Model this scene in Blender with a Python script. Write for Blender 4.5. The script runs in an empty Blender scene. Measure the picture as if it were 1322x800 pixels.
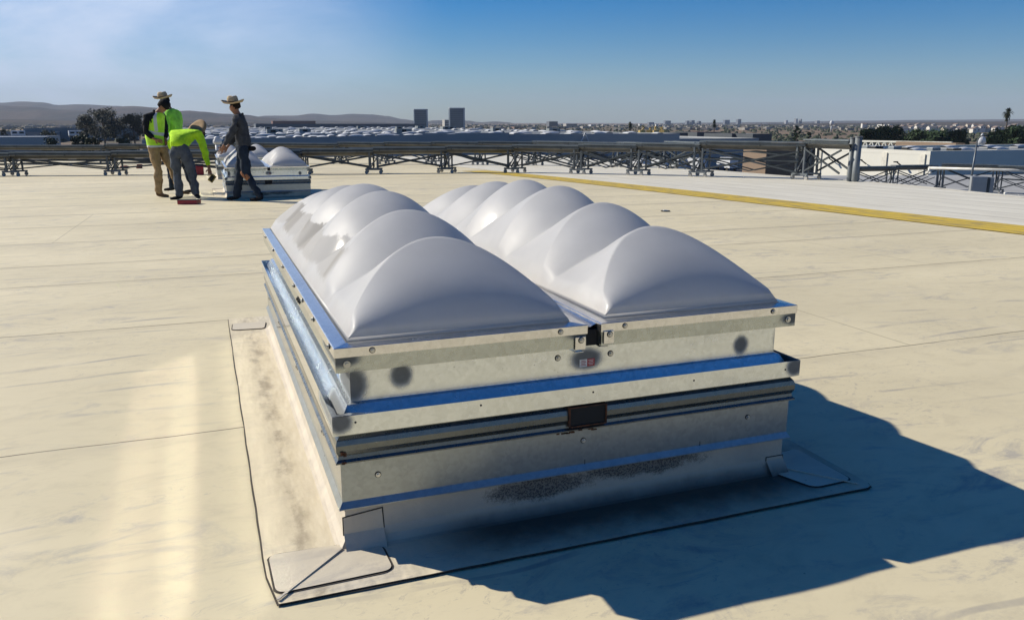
import bpy, bmesh, math, random
from math import sin, cos, pi, radians, sqrt
from mathutils import Vector, Matrix, noise
random.seed(7)
sc = bpy.context.scene
COL = sc.collection

# ------------------------------------------------------------------ camera
F, PITCH, YAW, ROLL = 1042.7, 0.227935, 0.361039, 0.000857
CAM = Vector((-0.2958, -2.1418, 1.2))
FW = Vector((sin(YAW)*cos(PITCH), cos(YAW)*cos(PITCH), -sin(PITCH)))
_r = FW.cross(Vector((0, 0, 1))).normalized(); _u = _r.cross(FW)
RT = _r*cos(ROLL)+_u*sin(ROLL); UP = -_r*sin(ROLL)+_u*cos(ROLL)
cd = bpy.data.cameras.new('camera'); cam = bpy.data.objects.new('camera', cd); COL.objects.link(cam)
cd.sensor_width = 36; cd.lens = F/1322*36; cd.clip_start = .05; cd.clip_end = 40000
cam.matrix_world = Matrix.Translation(CAM) @ Matrix((RT, UP, -FW)).transposed().to_4x4()
sc.camera = cam

def ray(p):
    return FW*F+RT*(p[0]-661)-UP*(p[1]-400)
def at(px, py, D):                 # a point at depth D metres
    return CAM+ray((px, py))*(D/F)
def on_y(px, py, y):
    d = ray((px, py)); return CAM+d*((y-CAM.y)/d.y)
def on_x(px, py, x):
    d = ray((px, py)); return CAM+d*((x-CAM.x)/d.x)
def on_z(px, py, z):
    d = ray((px, py)); return CAM+d*((z-CAM.z)/d.z)
def zroof(y):
    t = max(0, y-2.5)
    return -.019*t*t/(t+1.0) if t > 0 else 0.0
def on_roof(px, py):
    z = 0
    for i in range(40):
        P = on_z(px, py, z); z = zroof(P.y)
    return P

# ------------------------------------------------------------------ objects
def link(o, parent=None):
    COL.objects.link(o)
    if parent: o.parent = parent
    return o
def tag(o, label, cat, group=None):
    o['label'] = label; o['category'] = cat
    if group: o['group'] = group
    return o
def thing(name, label, cat, loc=(0, 0, 0), rz=0, group=None):
    o = bpy.data.objects.new(name, None); o.empty_display_size = .1
    o.location = loc; o.rotation_euler = (0, 0, rz); COL.objects.link(o)
    return tag(o, label, cat, group)
def kind(o, k='structure'):
    o['kind'] = k; return o
def dup(root, loc=None, rz=None, label=None, group=None, scale=None):
    r = root.copy(); COL.objects.link(r)
    if loc is not None: r.location = loc
    if rz is not None: r.rotation_euler = (0, 0, rz)
    if scale is not None: r.scale = scale
    if label: r['label'] = label
    if group: r['group'] = group
    for ch in list(root.children):
        c = ch.copy(); COL.objects.link(c); c.parent = r
        for g in ch.children:
            d = g.copy(); COL.objects.link(d); d.parent = c
    return r

class MB:
    def __init__(s): s.bm = bmesh.new(); s.mats = []; s.cur = 0; s.sm = []
    def mat(s, m):
        if m not in s.mats: s.mats.append(m)
        s.cur = s.mats.index(m); return s
    def face(s, vs, smooth=False):
        try: f = s.bm.faces.new(vs)
        except ValueError: return None
        f.material_index = s.cur; f.smooth = smooth; return f
    def poly(s, pts, smooth=False):
        return s.face([s.bm.verts.new(p) for p in pts], smooth)
    def box(s, c, d, M=None, taper=1.0):
        cx, cy, cz = c; hx, hy, hz = d[0]/2, d[1]/2, d[2]/2
        v = []
        for k in (-1, 1):
            t = taper if k == 1 else 1
            for a, b in ((-1, -1), (1, -1), (1, 1), (-1, 1)):
                p = Vector((cx+a*hx*t, cy+b*hy*t, cz+k*hz))
                v.append(s.bm.verts.new(M @ p if M else p))
        for q in ((3, 2, 1, 0), (4, 5, 6, 7), (0, 1, 5, 4), (1, 2, 6, 5), (2, 3, 7, 6), (3, 0, 4, 7)):
            s.face([v[i] for i in q])
        return s
    def tube(s, a, b, r, r2=None, n=10, cap=True, smooth=True):
        a = Vector(a); b = Vector(b); r2 = r if r2 is None else r2
        z = (b-a).normalized(); x = z.orthogonal().normalized(); y = z.cross(x)
        A = [s.bm.verts.new(a+(x*cos(2*pi*i/n)+y*sin(2*pi*i/n))*r) for i in range(n)]
        B = [s.bm.verts.new(b+(x*cos(2*pi*i/n)+y*sin(2*pi*i/n))*r2) for i in range(n)]
        for i in range(n): s.face([A[i], A[(i+1) % n], B[(i+1) % n], B[i]], smooth)
        if cap: s.face(A[::-1]); s.face(B)
        return s
    def bar(s, a, b, w, h=None):
        a = Vector(a); b = Vector(b); h = h or w
        z = (b-a).normalized(); x = z.cross(Vector((0, 0, 1)))
        x = x.normalized() if x.length > 1e-3 else Vector((1, 0, 0)); y = x.cross(z)
        P = []
        for e in (a, b):
            P += [s.bm.verts.new(e+x*(i*w/2)+y*(j*h/2)) for i, j in ((-1, -1), (1, -1), (1, 1), (-1, 1))]
        for q in ((3, 2, 1, 0), (4, 5, 6, 7), (0, 1, 5, 4), (1, 2, 6, 5), (2, 3, 7, 6), (3, 0, 4, 7)):
            s.face([P[i] for i in q])
        return s
    def lathe(s, prof, c=(0, 0, 0), n=20, smooth=True, sx=1, sy=1, M=None):
        rings = []
        for r, z in prof:
            ring = []
            for i in range(n):
                p = Vector((c[0]+r*sx*cos(2*pi*i/n), c[1]+r*sy*sin(2*pi*i/n), c[2]+z))
                ring.append(s.bm.verts.new(M @ p if M else p))
            rings.append(ring)
        for a, b in zip(rings, rings[1:]):
            for i in range(n): s.face([a[i], a[(i+1) % n], b[(i+1) % n], b[i]], smooth)
        s.face(rings[0][::-1]); s.face(rings[-1])
        return s
    def grid(s, rows, smooth=True, closed=False):
        V = [[s.bm.verts.new(p) for p in r] for r in rows]
        for a, b in zip(V, V[1:]):
            n = len(a)
            for i in range(n if closed else n-1):
                s.face([a[i], a[(i+1) % n], b[(i+1) % n], b[i]], smooth)
        return V
    def sweep(s, prof, x0, x1, y0, y1, closed=True):
        """profile of (outward offset, z) carried round a rectangle with mitred corners"""
        L = prof+[prof[0]] if closed else prof
        for (o1, z1), (o2, z2) in zip(L, L[1:]):
            A = [(x0-o1, y0-o1, z1), (x1+o1, y0-o1, z1), (x1+o1, y1+o1, z1), (x0-o1, y1+o1, z1)]
            B = [(x0-o2, y0-o2, z2), (x1+o2, y0-o2, z2), (x1+o2, y1+o2, z2), (x0-o2, y1+o2, z2)]
            for i in range(4):
                j = (i+1) % 4
                s.poly([A[i], A[j], B[j], B[i]])
        return s
    def build(s, name, parent=None, merge=0, bevel=0, fixn=True):
        if merge: bmesh.ops.remove_doubles(s.bm, verts=s.bm.verts, dist=merge)
        if fixn: bmesh.ops.recalc_face_normals(s.bm, faces=s.bm.faces)
        me = bpy.data.meshes.new(name); s.bm.to_mesh(me); s.bm.free()
        for m in s.mats: me.materials.append(m)
        o = link(bpy.data.objects.new(name, me), parent)
        if bevel:
            b = o.modifiers.new('bevel', 'BEVEL'); b.width = bevel; b.segments = 2; b.limit_method = 'ANGLE'
        return o

# ------------------------------------------------------------------ materials
class NT:
    def __init__(s, name):
        s.m = bpy.data.materials.new(name); s.m.use_nodes = True
        s.t = s.m.node_tree; s.b = s.t.nodes['Principled BSDF']
        s.co = s.n('ShaderNodeTexCoord')
    def n(s, typ, **kw):
        x = s.t.nodes.new(typ)
        for k, v in kw.items(): setattr(x, k, v)
        return x
    def put(s, sock, v):
        if hasattr(v, 'is_output') or isinstance(v, bpy.types.NodeSocket): s.t.links.new(v, sock)
        else: sock.default_value = v
    def math(s, op, a, b=0.0, c=0.0, clamp=False):
        x = s.n('ShaderNodeMath', operation=op, use_clamp=clamp)
        s.put(x.inputs[0], a); s.put(x.inputs[1], b)
        if op in ('MULTIPLY_ADD', 'SMOOTH_MIN', 'COMPARE', 'WRAP'): s.put(x.inputs[2], c)
        return x.outputs[0]
    def ramp(s, v, a, b, c=0.0, d=1.0, smooth=True):
        x = s.n('ShaderNodeMapRange', interpolation_type='SMOOTHSTEP' if smooth else 'LINEAR')
        s.put(x.inputs[0], v)
        for i, q in zip((1, 2, 3, 4), (a, b, c, d)): x.inputs[i].default_value = q
        return x.outputs[0]
    def vec(s, scale=(1, 1, 1), rot=(0, 0, 0), loc=(0, 0, 0), world=False):
        x = s.n('ShaderNodeMapping'); x.inputs['Scale'].default_value = scale
        x.inputs['Rotation'].default_value = rot; x.inputs['Location'].default_value = loc
        if world: g = s.n('ShaderNodeNewGeometry'); s.t.links.new(g.outputs['Position'], x.inputs[0])
        else: s.t.links.new(s.co.outputs['Object'], x.inputs[0])
        return x.outputs[0]
    def noise(s, vec, scale=5, detail=4, rough=.55, dist=0):
        x = s.n('ShaderNodeTexNoise'); s.put(x.inputs['Vector'], vec)
        x.inputs['Scale'].default_value = scale; x.inputs['Detail'].default_value = detail
        x.inputs['Roughness'].default_value = rough; x.inputs['Distortion'].default_value = dist
        return x.outputs[0]
    def voro(s, vec, scale, feat='F1', out='Color'):
        x = s.n('ShaderNodeTexVoronoi', feature=feat); s.put(x.inputs['Vector'], vec); x.inputs['Scale'].default_value = scale
        return x.outputs[out]
    def sep(s, vec):
        x = s.n('ShaderNodeSeparateXYZ'); s.put(x.inputs[0], vec); return x.outputs
    def mix(s, f, a, b, blend='MIX'):
        x = s.n('ShaderNodeMix', data_type='RGBA', blend_type=blend)
        s.put(x.inputs[0], f)
        for i, v in ((6, a), (7, b)):
            if isinstance(v, tuple) and len(v) == 3: v = v+(1,)
            s.put(x.inputs[i], v)
        return x.outputs[2]
    def bump(s, h, strength=.3, dist=.01):
        x = s.n('ShaderNodeBump'); x.inputs['Strength'].default_value = strength; x.inputs['Distance'].default_value = dist
        s.put(x.inputs['Height'], h); s.t.links.new(x.outputs[0], s.b.inputs['Normal'])
    def set(s, **kw):
        for k, v in kw.items():
            k = k.replace('_', ' ')
            if isinstance(v, tuple) and len(v) == 3: v = v+(1,)
            s.put(s.b.inputs[k], v)
        return s
    def line(s, coord, at_, w, soft):
        d = s.math('ABSOLUTE', s.math('SUBTRACT', coord, at_))
        return s.ramp(d, w, w+soft, 1, 0)
    def add(s, *a):
        o = a[0]
        for q in a[1:]: o = s.math('MAXIMUM', o, q)
        return o
    def ell(s, x, z, cx, cz, rx, rz, soft=.35, jag=None):
        a = s.math('DIVIDE', s.math('SUBTRACT', x, cx), rx); b = s.math('DIVIDE', s.math('SUBTRACT', z, cz), rz)
        r = s.math('SQRT', s.math('ADD', s.math('MULTIPLY', a, a), s.math('MULTIPLY', b, b)))
        if jag is not None: r = s.math('ADD', r, jag)
        return s.ramp(r, 1-soft, 1, 1, 0)

def simple(name, col, rough=.7, metal=0, var=.15, scale=3, spec=.5, bump=0, **kw):
    t = NT(name); n = t.noise(t.vec(), scale, 5, .6)
    dark = tuple(c*(1-var) for c in col); light = tuple(min(1, c*(1+var)) for c in col)
    t.set(Base_Color=t.mix(t.ramp(n, .3, .7), dark, light), Roughness=rough, Metallic=metal, Specular_IOR_Level=spec, **kw)
    if bump: t.bump(t.noise(t.vec(), scale*6, 3), bump, .01)
    return t.m

SEAMS = (-2.6, 1.12, 3.08, 4.85, 5.98, 7.8, 9.65, 11.5, 13.4, 15.3, 17.2, 19.1, 21, 22.9, 24.8, 26.7, 28.6, 32, 36)
def membrane(name, base, seams=True, grime=None, bumpy=.25):
    t = NT(name); p = t.vec(world=True); s = t.sep(p); X, Y = s[0], s[1]
    big = t.noise(t.vec(scale=(.35, .6, 1), world=True), 1.0, 5, .6)
    col = t.mix(t.ramp(big, .3, .72), tuple(c*.9 for c in base), tuple(c*1.07 for c in base))
    mot = t.noise(t.vec(scale=(1, 1.7, 1), world=True), 5, 8, .7, .6)
    col = t.mix(t.ramp(mot, .45, .72, 0, .42), col, (base[0]*.72, base[1]*.72, base[2]*.76))
    # smudges: grey-blue scuffs drawn out along the sheets
    sm = t.noise(t.vec(scale=(1.0, 2.0, 1), rot=(0, 0, .3), world=True), 2.4, 7, .72, 1.1)
    gate = t.ramp(t.noise(t.vec(world=True), .75, 3), .40, .60)
    smf = t.math('MULTIPLY', t.ramp(sm, .50, .70), gate)
    col = t.mix(t.math('MULTIPLY', smf, .58), col, (.25, .245, .26))
    # curved drag marks
    wv = t.n('ShaderNodeTexWave', wave_type='RINGS'); t.put(wv.inputs['Vector'], t.vec(scale=(1, 2, 1), loc=(2.3, 1.9, 0), world=True))
    wv.inputs['Scale'].default_value = .55; wv.inputs['Distortion'].default_value = 7; wv.inputs['Detail'].default_value = 3; wv.inputs['Detail Scale'].default_value = .8
    dm = t.math('MULTIPLY', t.ramp(wv.outputs['Fac'], .955, .995), t.ramp(t.noise(t.vec(loc=(5, 2, 0), world=True), 1.3, 5), .5, .68))
    col = t.mix(t.math('MULTIPLY', dm, .55), col, (.22, .21, .22))
    # fine rubbed scratches and boot scuffs
    sc2 = t.noise(t.vec(scale=(2.5, 4.2, 1), rot=(0, 0, -.6), world=True), 4.2, 8, .78, 2.2)
    g2_ = t.ramp(t.noise(t.vec(loc=(7, 3, 0), world=True), .9, 4), .46, .62)
    col = t.mix(t.math('MULTIPLY', t.math('MULTIPLY', t.ramp(sc2, .55, .64), g2_), .42), col, (.27, .25, .24))
    pale_ = t.noise(t.vec(scale=(.8, .5, 1), loc=(1, 9, 0), world=True), 1.7, 5, .6)
    col = t.mix(t.ramp(pale_, .58, .75, 0, .5), col, (min(1, base[0]*1.15), min(1, base[1]*1.15), min(1, base[2]*1.2)))
    # specks
    vo = t.voro(t.vec(world=True), 16, out='Distance')
    sp = t.math('MULTIPLY', t.ramp(vo, .035, .07, 1, 0), t.ramp(t.noise(p, 2.2, 2), .55, .66))
    col = t.mix(t.math('MULTIPLY', sp, .6), col, (.10, .08, .06))
    h = t.noise(p, 9, 6, .6)
    if seams:
        wob = t.math('MULTIPLY', t.math('SUBTRACT', t.noise(t.vec(scale=(1, .2, 1), world=True), 1.6, 4), .5), .05)
        Yw = t.math('ADD', Y, wob)
        ls, hs = [], []
        for y0 in SEAMS:
            w = .0028+.0009*max(0, y0)
            ls.append(t.line(Yw, y0, w*.6, w*1.1)); hs.append(t.ramp(Yw, y0-.004, y0+.004))
        m = t.add(*ls)
        for (xa, ya, yb) in ((3.3, 1.12, 3.08), (-3.4, 3.08, 4.85), (5.6, 3.08, 5.98), (-1.9, 7.8, 11.5), (3.9, 7.8, 9.65)):
            Xw = t.math('ADD', X, t.math('MULTIPLY', wob, .7))
            l = t.math('MULTIPLY', t.line(Xw, xa, .002, .007), t.math('MULTIPLY', t.ramp(Y, ya-.02, ya+.02), t.ramp(Y, yb-.02, yb+.02, 1, 0)))
            m = t.add(m, t.math('MULTIPLY', l, .45))
        brk = t.ramp(t.noise(t.vec(world=True), 2.6, 5), .3, .55, .45, 1)
        col = t.mix(t.math('MULTIPLY', t.math('MULTIPLY', m, brk), .86), col, (.07, .055, .04))
        tot = hs[0]
        for q in hs[1:]: tot = t.math('ADD', tot, q)
        h = t.math('ADD', t.math('MULTIPLY', h, .35), t.math('MULTIPLY', tot, .5))
        # broad faint dirt along each lap
        soft = t.add(*[t.line(Yw, y0-.05, .0, .10) for y0 in SEAMS[:8]])
        col = t.mix(t.math('MULTIPLY', soft, .13), col, (.25, .21, .16))
    if grime == 'apron':
        # black grime lying along the front foot of the kerb and a trail of dirt along its left side
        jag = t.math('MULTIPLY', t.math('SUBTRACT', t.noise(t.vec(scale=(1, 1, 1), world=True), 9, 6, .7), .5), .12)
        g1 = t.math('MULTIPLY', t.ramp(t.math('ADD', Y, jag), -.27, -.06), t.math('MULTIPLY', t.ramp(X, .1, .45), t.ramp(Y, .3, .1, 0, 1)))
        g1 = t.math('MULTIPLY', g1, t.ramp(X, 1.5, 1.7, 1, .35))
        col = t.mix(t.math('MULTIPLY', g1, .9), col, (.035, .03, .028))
        g2 = t.math('MULTIPLY', t.line(t.math('ADD', X, jag), -.105, .0, .045), t.ramp(t.noise(t.vec(scale=(1, .6, 1), world=True), 7, 6, .7), .42, .62))
        col = t.mix(t.math('MULTIPLY', g2, .55), col, (.17, .13, .09))
        g3 = t.math('MULTIPLY', t.ramp(X, -.09, -.03), t.ramp(X, .5, .0, 0, 1))
        col = t.mix(t.math('MULTIPLY', g3, .25), col, (.62, .58, .5))
        h = t.math('ADD', h, t.math('MULTIPLY', t.noise(t.vec(scale=(2.6, .8, 1), world=True), 7, 2, .45), 2.0))
    t.set(Base_Color=col, Roughness=t.ramp(mot, .2, .8, .55, .75), Specular_IOR_Level=.35)
    t.bump(h, bumpy, .01)
    return t.m

M = {}
CREAM = (.655, .575, .38)
M['roof'] = membrane('roof_membrane', CREAM)
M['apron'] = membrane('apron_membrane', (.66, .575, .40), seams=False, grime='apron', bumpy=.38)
M['patch'] = membrane('patch_membrane', (.60, .535, .41), seams=False, bumpy=.25)
M['seal'] = simple('seam_dirt', (.06, .048, .035), .9)

def coated():
    t = NT('white_roof_coating'); p = t.vec(world=True); s = t.sep(p)
    n = t.noise(t.vec(scale=(1.5, .25, 1), world=True), 2.5, 6, .65)
    col = t.mix(t.ramp(n, .3, .75), (.72, .68, .56), (.60, .56, .45))
    m = t.add(*[t.line(t.math('ADD', s[0], t.math('MULTIPLY', n, .05)), x, .012, .02) for x in (9.75, 10.4, 11.1, 11.8, 12.5, 13.2, 13.9, 14.6)])
    col = t.mix(t.math('MULTIPLY', m, .5), col, (.2, .17, .13))
    t.set(Base_Color=col, Roughness=.6); t.bump(n, .2, .01); return t.m
M['coat'] = coated()
def yellow():
    t = NT('yellow_line_paint'); p = t.vec(world=True); s = t.sep(p)
    n = t.noise(t.vec(scale=(3, .5, 1), world=True), 4, 6, .7)
    col = t.mix(t.ramp(n, .42, .66), (.66, .46, .03), (.30, .23, .09))
    m = t.add(t.line(s[0], 8.42, .012, .02), t.line(s[0], 8.83, .01, .02), t.line(s[0], 8.64, .004, .02))
    col = t.mix(t.math('MULTIPLY', m, .45), col, (.20, .13, .03))
    t.set(Base_Color=col, Roughness=.6); return t.m
M['yellow'] = yellow()

# stains of dark overspray on the front metal (position, x radius, z radius)
_w = .04
def zx(px, py, y): P = on_y(px, py, y); return P.x, P.z
SPRAY = [(zx(518, 487, .043), .045, .052), (zx(956, 448, .043), .040, .045), (zx(455, 500, .043), .06, .075), (zx(757, 466, .043), .076, .048),
         (zx(1010, 440, .043), .05, .08), (zx(440, 549, -.02), .045, .045), (zx(1026, 476, -.02), .05, .045), (zx(442, 467, 0), .07, .035), (zx(1024, 413, 0), .07, .03),
         (zx(752, 431, 0), .08, .034)]
def galv(name, col=(.50, .52, .50), spray=False, rough=.30, metal=.95, dirt=.3):
    t = NT(name); o = t.vec(); s = t.sep(o)
    v = t.voro(o, 85); vb = t.n('ShaderNodeRGBToBW'); t.put(vb.inputs[0], v)
    v2 = t.n('ShaderNodeRGBToBW'); t.put(v2.inputs[0], t.voro(o, 33))
    n = t.noise(t.vec(scale=(1, 1, 3)), 3.5, 6, .65)
    a = tuple(c*.84 for c in col); b = tuple(min(1, c*1.12) for c in col)
    c = t.mix(t.math('ADD', t.math('MULTIPLY', vb.outputs[0], .6), t.math('MULTIPLY', v2.outputs[0], .4)), a, b)
    c = t.mix(t.ramp(n, .5, .8, 0, dirt), c, (.26, .25, .22))
    met = metal; rg = t.math('ADD', t.math('MULTIPLY', vb.outputs[0], .05), rough-.03)
    rg = t.math('ADD', rg, t.ramp(n, .4, .8, 0, .05))
    gn_ = t.n('ShaderNodeNewGeometry'); left_ = t.ramp(t.sep(gn_.outputs['Normal'])[0], -.97, -.9, 1, 0); rg = t.math('MULTIPLY', rg, t.ramp(left_, 0, 1, 1, .52))
    if spray:
        jag = t.math('MULTIPLY', t.math('SUBTRACT', t.noise(o, 45, 4, .7), .5), .22)
        ms = []
        for (q, rx, rz) in SPRAY:
            ms.append(t.ell(s[0], s[2], q[0], q[1]+.008, rx, rz, .6, jag))
        m = t.math('MULTIPLY', t.add(*ms), t.ramp(s[1], .2, .3, 1, 0))
        c = t.mix(t.math('MULTIPLY', m, .86), c, (.05, .055, .055)); met = t.math('MULTIPLY', t.ramp(m, 0, 1, 1, .25), metal); rg = t.math('MAXIMUM', rg, t.math('MULTIPLY', m, .55))
    t.set(Base_Color=c, Metallic=met, Roughness=rg); 
    return t.m
M['galv'] = galv('galvanised_steel', (.74, .78, .79), spray=True, rough=.24, dirt=.12)
M['galv_dull'] = galv('shaded_galvanised_steel', (.35, .38, .39), rough=.30, metal=.8, dirt=.15)  # darker base: the panel's shade and reflected shadow are put into the colour
M['rail'] = galv('dark_rail_metal', (.15, .165, .17), rough=.28, metal=.9, dirt=.4)  # base darkened further to paint in the shadow the rail reflects
M['flange'] = galv('speckled_flange', (.50, .53, .50), spray=True, dirt=.15, rough=.27)
M['galv_side'] = galv('grey_side_metal', (.42, .44, .44), rough=.42, metal=.75, dirt=.45)
M['alu'] = galv('mill_aluminium', (.78, .77, .75), rough=.24, metal=.97, dirt=.25)
M['bolt'] = simple('zinc_screw', (.55, .55, .52), .3, .9)
M['dark'] = simple('dark_gap', (.015, .015, .015), .8)
def rustm():
    t = NT('rusted_steel'); n = t.noise(t.vec(), 60, 6, .7)
    t.set(Base_Color=t.mix(t.ramp(n, .35, .65), (.03, .016, .01), (.15, .055, .022)), Roughness=.85); return t.m
M['rust'] = rustm()
def stuccod():
    """cream membrane turned up the kerb, with grainy black mould blotches near the foot"""
    t = NT('kerb_membrane'); o = t.vec(); s = t.sep(o)
    n = t.noise(o, 6, 6, .65)
    c = t.mix(t.ramp(n, .3, .7), (.56, .49, .38), (.46, .41, .33))
    grain = t.ramp(t.noise(o, 150, 3, .7), .47, .53)
    jag = t.math('MULTIPLY', t.math('SUBTRACT', t.noise(o, 12, 5, .7), .5), 1.1)
    a = t.ell(s[0], s[2], .62, .095, .23, .052, .5, jag); b = t.ell(s[0], s[2], .98, .112, .30, .048, .5, jag)
    m = t.math('MULTIPLY', t.math('MULTIPLY', t.add(a, b), t.math('MAXIMUM', grain, t.math('MULTIPLY', t.add(a, b), .68))), t.ramp(s[1], .2, .3, 1, 0))
    c = t.mix(t.math('MULTIPLY', m, .92), c, (.03, .03, .03))
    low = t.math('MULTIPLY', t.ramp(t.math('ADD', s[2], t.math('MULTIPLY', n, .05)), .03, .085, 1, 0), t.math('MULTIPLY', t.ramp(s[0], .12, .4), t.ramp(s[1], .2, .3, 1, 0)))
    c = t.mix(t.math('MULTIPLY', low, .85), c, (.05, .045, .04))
    t.set(Base_Color=c, Roughness=.7); t.bump(t.math('ADD', n, t.noise(o, 14, 3)), .5, .012); return t.m
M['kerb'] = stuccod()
def acrylic():
    t = NT('milky_acrylic'); o = t.vec(); s = t.sep(o)
    n = t.noise(o, 5, 6, .65)
    c = t.mix(t.ramp(n, .3, .7), (.70, .695, .685), (.76, .755, .745))
    # dull water-stained bands left low on the dome flanks
    edge = t.math('ADD', s[2], t.math('MULTIPLY', t.math('SUBTRACT', t.noise(t.vec(scale=(1, 1, 1)), 17, 6, .72, .4), .5), .09))
    band = t.math('MULTIPLY', t.ramp(edge, .765, .772, 1, 0, False), t.ramp(edge, .655, .675))
    gate = t.ramp(t.noise(t.vec(scale=(.5, 1, .5), loc=(0, .33, 0)), 1.9, 2), .44, .5)
    back = t.ramp(s[1], .62, .72)
    lf = t.ramp(s[0], .19, .25, 1, 0)
    st = t.math('MULTIPLY', t.math('MULTIPLY', t.math('MULTIPLY', band, back), lf), t.math('MAXIMUM', gate, .55))
    c = t.mix(t.math('MULTIPLY', st, .8), c, (.40, .375, .335))
    foot = t.math('MULTIPLY', t.ramp(edge, .60, .66, 1, 0), .35)
    c = t.mix(foot, c, (.55, .49, .42))
    t.set(Base_Color=c, Roughness=t.math('ADD', t.math('MULTIPLY', st, .35), t.ramp(n, .3, .7, .42, .52)), Specular_IOR_Level=.32, IOR=1.49, Coat_Weight=.05, Coat_Roughness=.12)
    t.bump(t.math('ADD', t.noise(o, 2.2, 2), t.math('MULTIPLY', n, .12)), .10, .03)
    t.b.inputs['Transmission Weight'].default_value = 0
    # a little light passes through the sheet
    tr = t.n('ShaderNodeBsdfTranslucent'); t.put(tr.inputs[0], (.62, .61, .60, 1))
    mx = t.n('ShaderNodeMixShader'); mx.inputs[0].default_value = .44
    out = t.t.nodes['Material Output']
    t.t.links.new(t.b.outputs[0], mx.inputs[1]); t.t.links.new(tr.outputs[0], mx.inputs[2]); t.t.links.new(mx.outputs[0], out.inputs[0])
    return t.m
M['acrylic'] = acrylic()

# ------------------------------------------------------------------ skylight
W, L = 1.534, 2.711
ZP, ZLB, ZLT, ZCB, ZCM, ZCT = .131, .359, .414, .532, .577, .603
GAPL, GAPR = on_y(757, 418, 0).x, on_y(777, 416, 0).x

def screw(parent, p, nrm, r=.0075, washer=True, mat='bolt'):
    m = MB().mat(M[mat]); p = Vector(p); nrm = Vector(nrm).normalized()
    if washer: m.mat(M['dark']).tube(p, p+nrm*.0015, r*1.45, n=12); m.mat(M[mat])
    m.tube(p+nrm*.001, p+nrm*.004, r*1.15, r*1.1, n=12); m.tube(p+nrm*.004, p+nrm*.008, r*.72, r*.65, n=6, smooth=False)
    return m.build('screw', parent)

def lobed_dome(parent, x0, x1, y0, y1, z0):
    n = 6
    cols = []                                   # (foot_y, crest_y, height)
    ly = y1-y0; ym = (y0+y1)/2
    H = [.228, .276, .312, .312, .276, .228]
    feet = [y0+.012+(ly-.024)*k/(n-1) for k in range(n)]
    cr = [ym+(f-ym)*.80 for f in feet]
    cr[0] = y0+.30; cr[-1] = y1-.30
    ctrl = [(y0, y0, 0.0), (y0-.002, y0-.002, 0.001)]
    for k in range(n):
        ctrl.append((feet[k], cr[k], H[k]))
        if k < n-1:
            w = .86 if k < 3 else .5
            vf = feet[k]*(1-w)+feet[k+1]*w; vq = (.30, .34, .45, .5, .6)[k]; vc = cr[k]*(1-vq)+cr[k+1]*vq
            ctrl.append((vf, vc, min(H[k], H[k+1])-.08, 1))
    ctrl.append((y1+.002, y1+.002, 0.001)); ctrl.append((y1, y1, 0.0))
    NT_ = 48
    xm, hw = (x0+x1)/2, (x1-x0)/2
    def col(c):
        out = []
        for i in range(NT_+1):
            u = -cos(pi*i/NT_); u = math.copysign(abs(u)**.9, u)
            a = 1-abs(u)**2.0
            s = a**.88
            lift = .020*min(1, (1-abs(u))*14)
            ins = 1-.085*sin(pi/2*min(1, a*1.5)) if len(c) > 3 else 1
            out.append(Vector((xm+u*hw*ins, c[0]+(c[1]-c[0])*s, z0+.012+(lift+max(0, c[2]-.02)*a if c[2] > 0 else 0))))
        return out
    C = [col(c) for c in ctrl]
    rows = []
    for j in range(len(C)-1):
        e0, e1 = 1, len(C)-3; sub = 2 if j in (0, len(C)-2) else 14 if j in (e0, e1) else 11
        rise = ctrl[j+1][2] > ctrl[j][2]
        for q in range(sub):
            w = q/sub
            w = w if sub == 2 else w+.10*sin(2*pi*w)*-1*.9
            # round the ridge, keep the valley crisp
            we = w
            row = []
            for i in range(NT_+1):
                A, B = C[j][i], C[j+1][i]
                P = A.lerp(B, we)
                a = min(1, (max(A.z, B.z)-z0-.012)/.25)
                bul = sin(pi*w**(.8 if j == e0 else 1))*a
                if j in (0, len(C)-2): pass
                elif j == e0: P = P+Vector((0, -.036, .020))*bul
                elif j == e1: P = P+Vector((0, .030, .022))*bul
                else: P.z += .012*bul
                row.append(P)
            rows.append(row)
    rows.append(C[-1])
    # soften the ridges a little
    for it in range(0):
        new = [rows[0]]
        for k in range(1, len(rows)-1):
            new.append([(rows[k-1][i]+rows[k][i]*2+rows[k+1][i])/4 for i in range(NT_+1)])
        new.append(rows[-1]); rows = new
    m = MB().mat(M['acrylic']); m.grid(rows)
    m.sweep([(-.001, z0-.001), (.004, z0+.001), (.003, z0+.006), (0, z0+.012), (-.006, z0+.016)], x0, x1, y0, y1, closed=False)
    o = m.build('dome', parent, merge=.0004)
    for p in o.data.polygons: p.use_smooth = True
    return o

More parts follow.
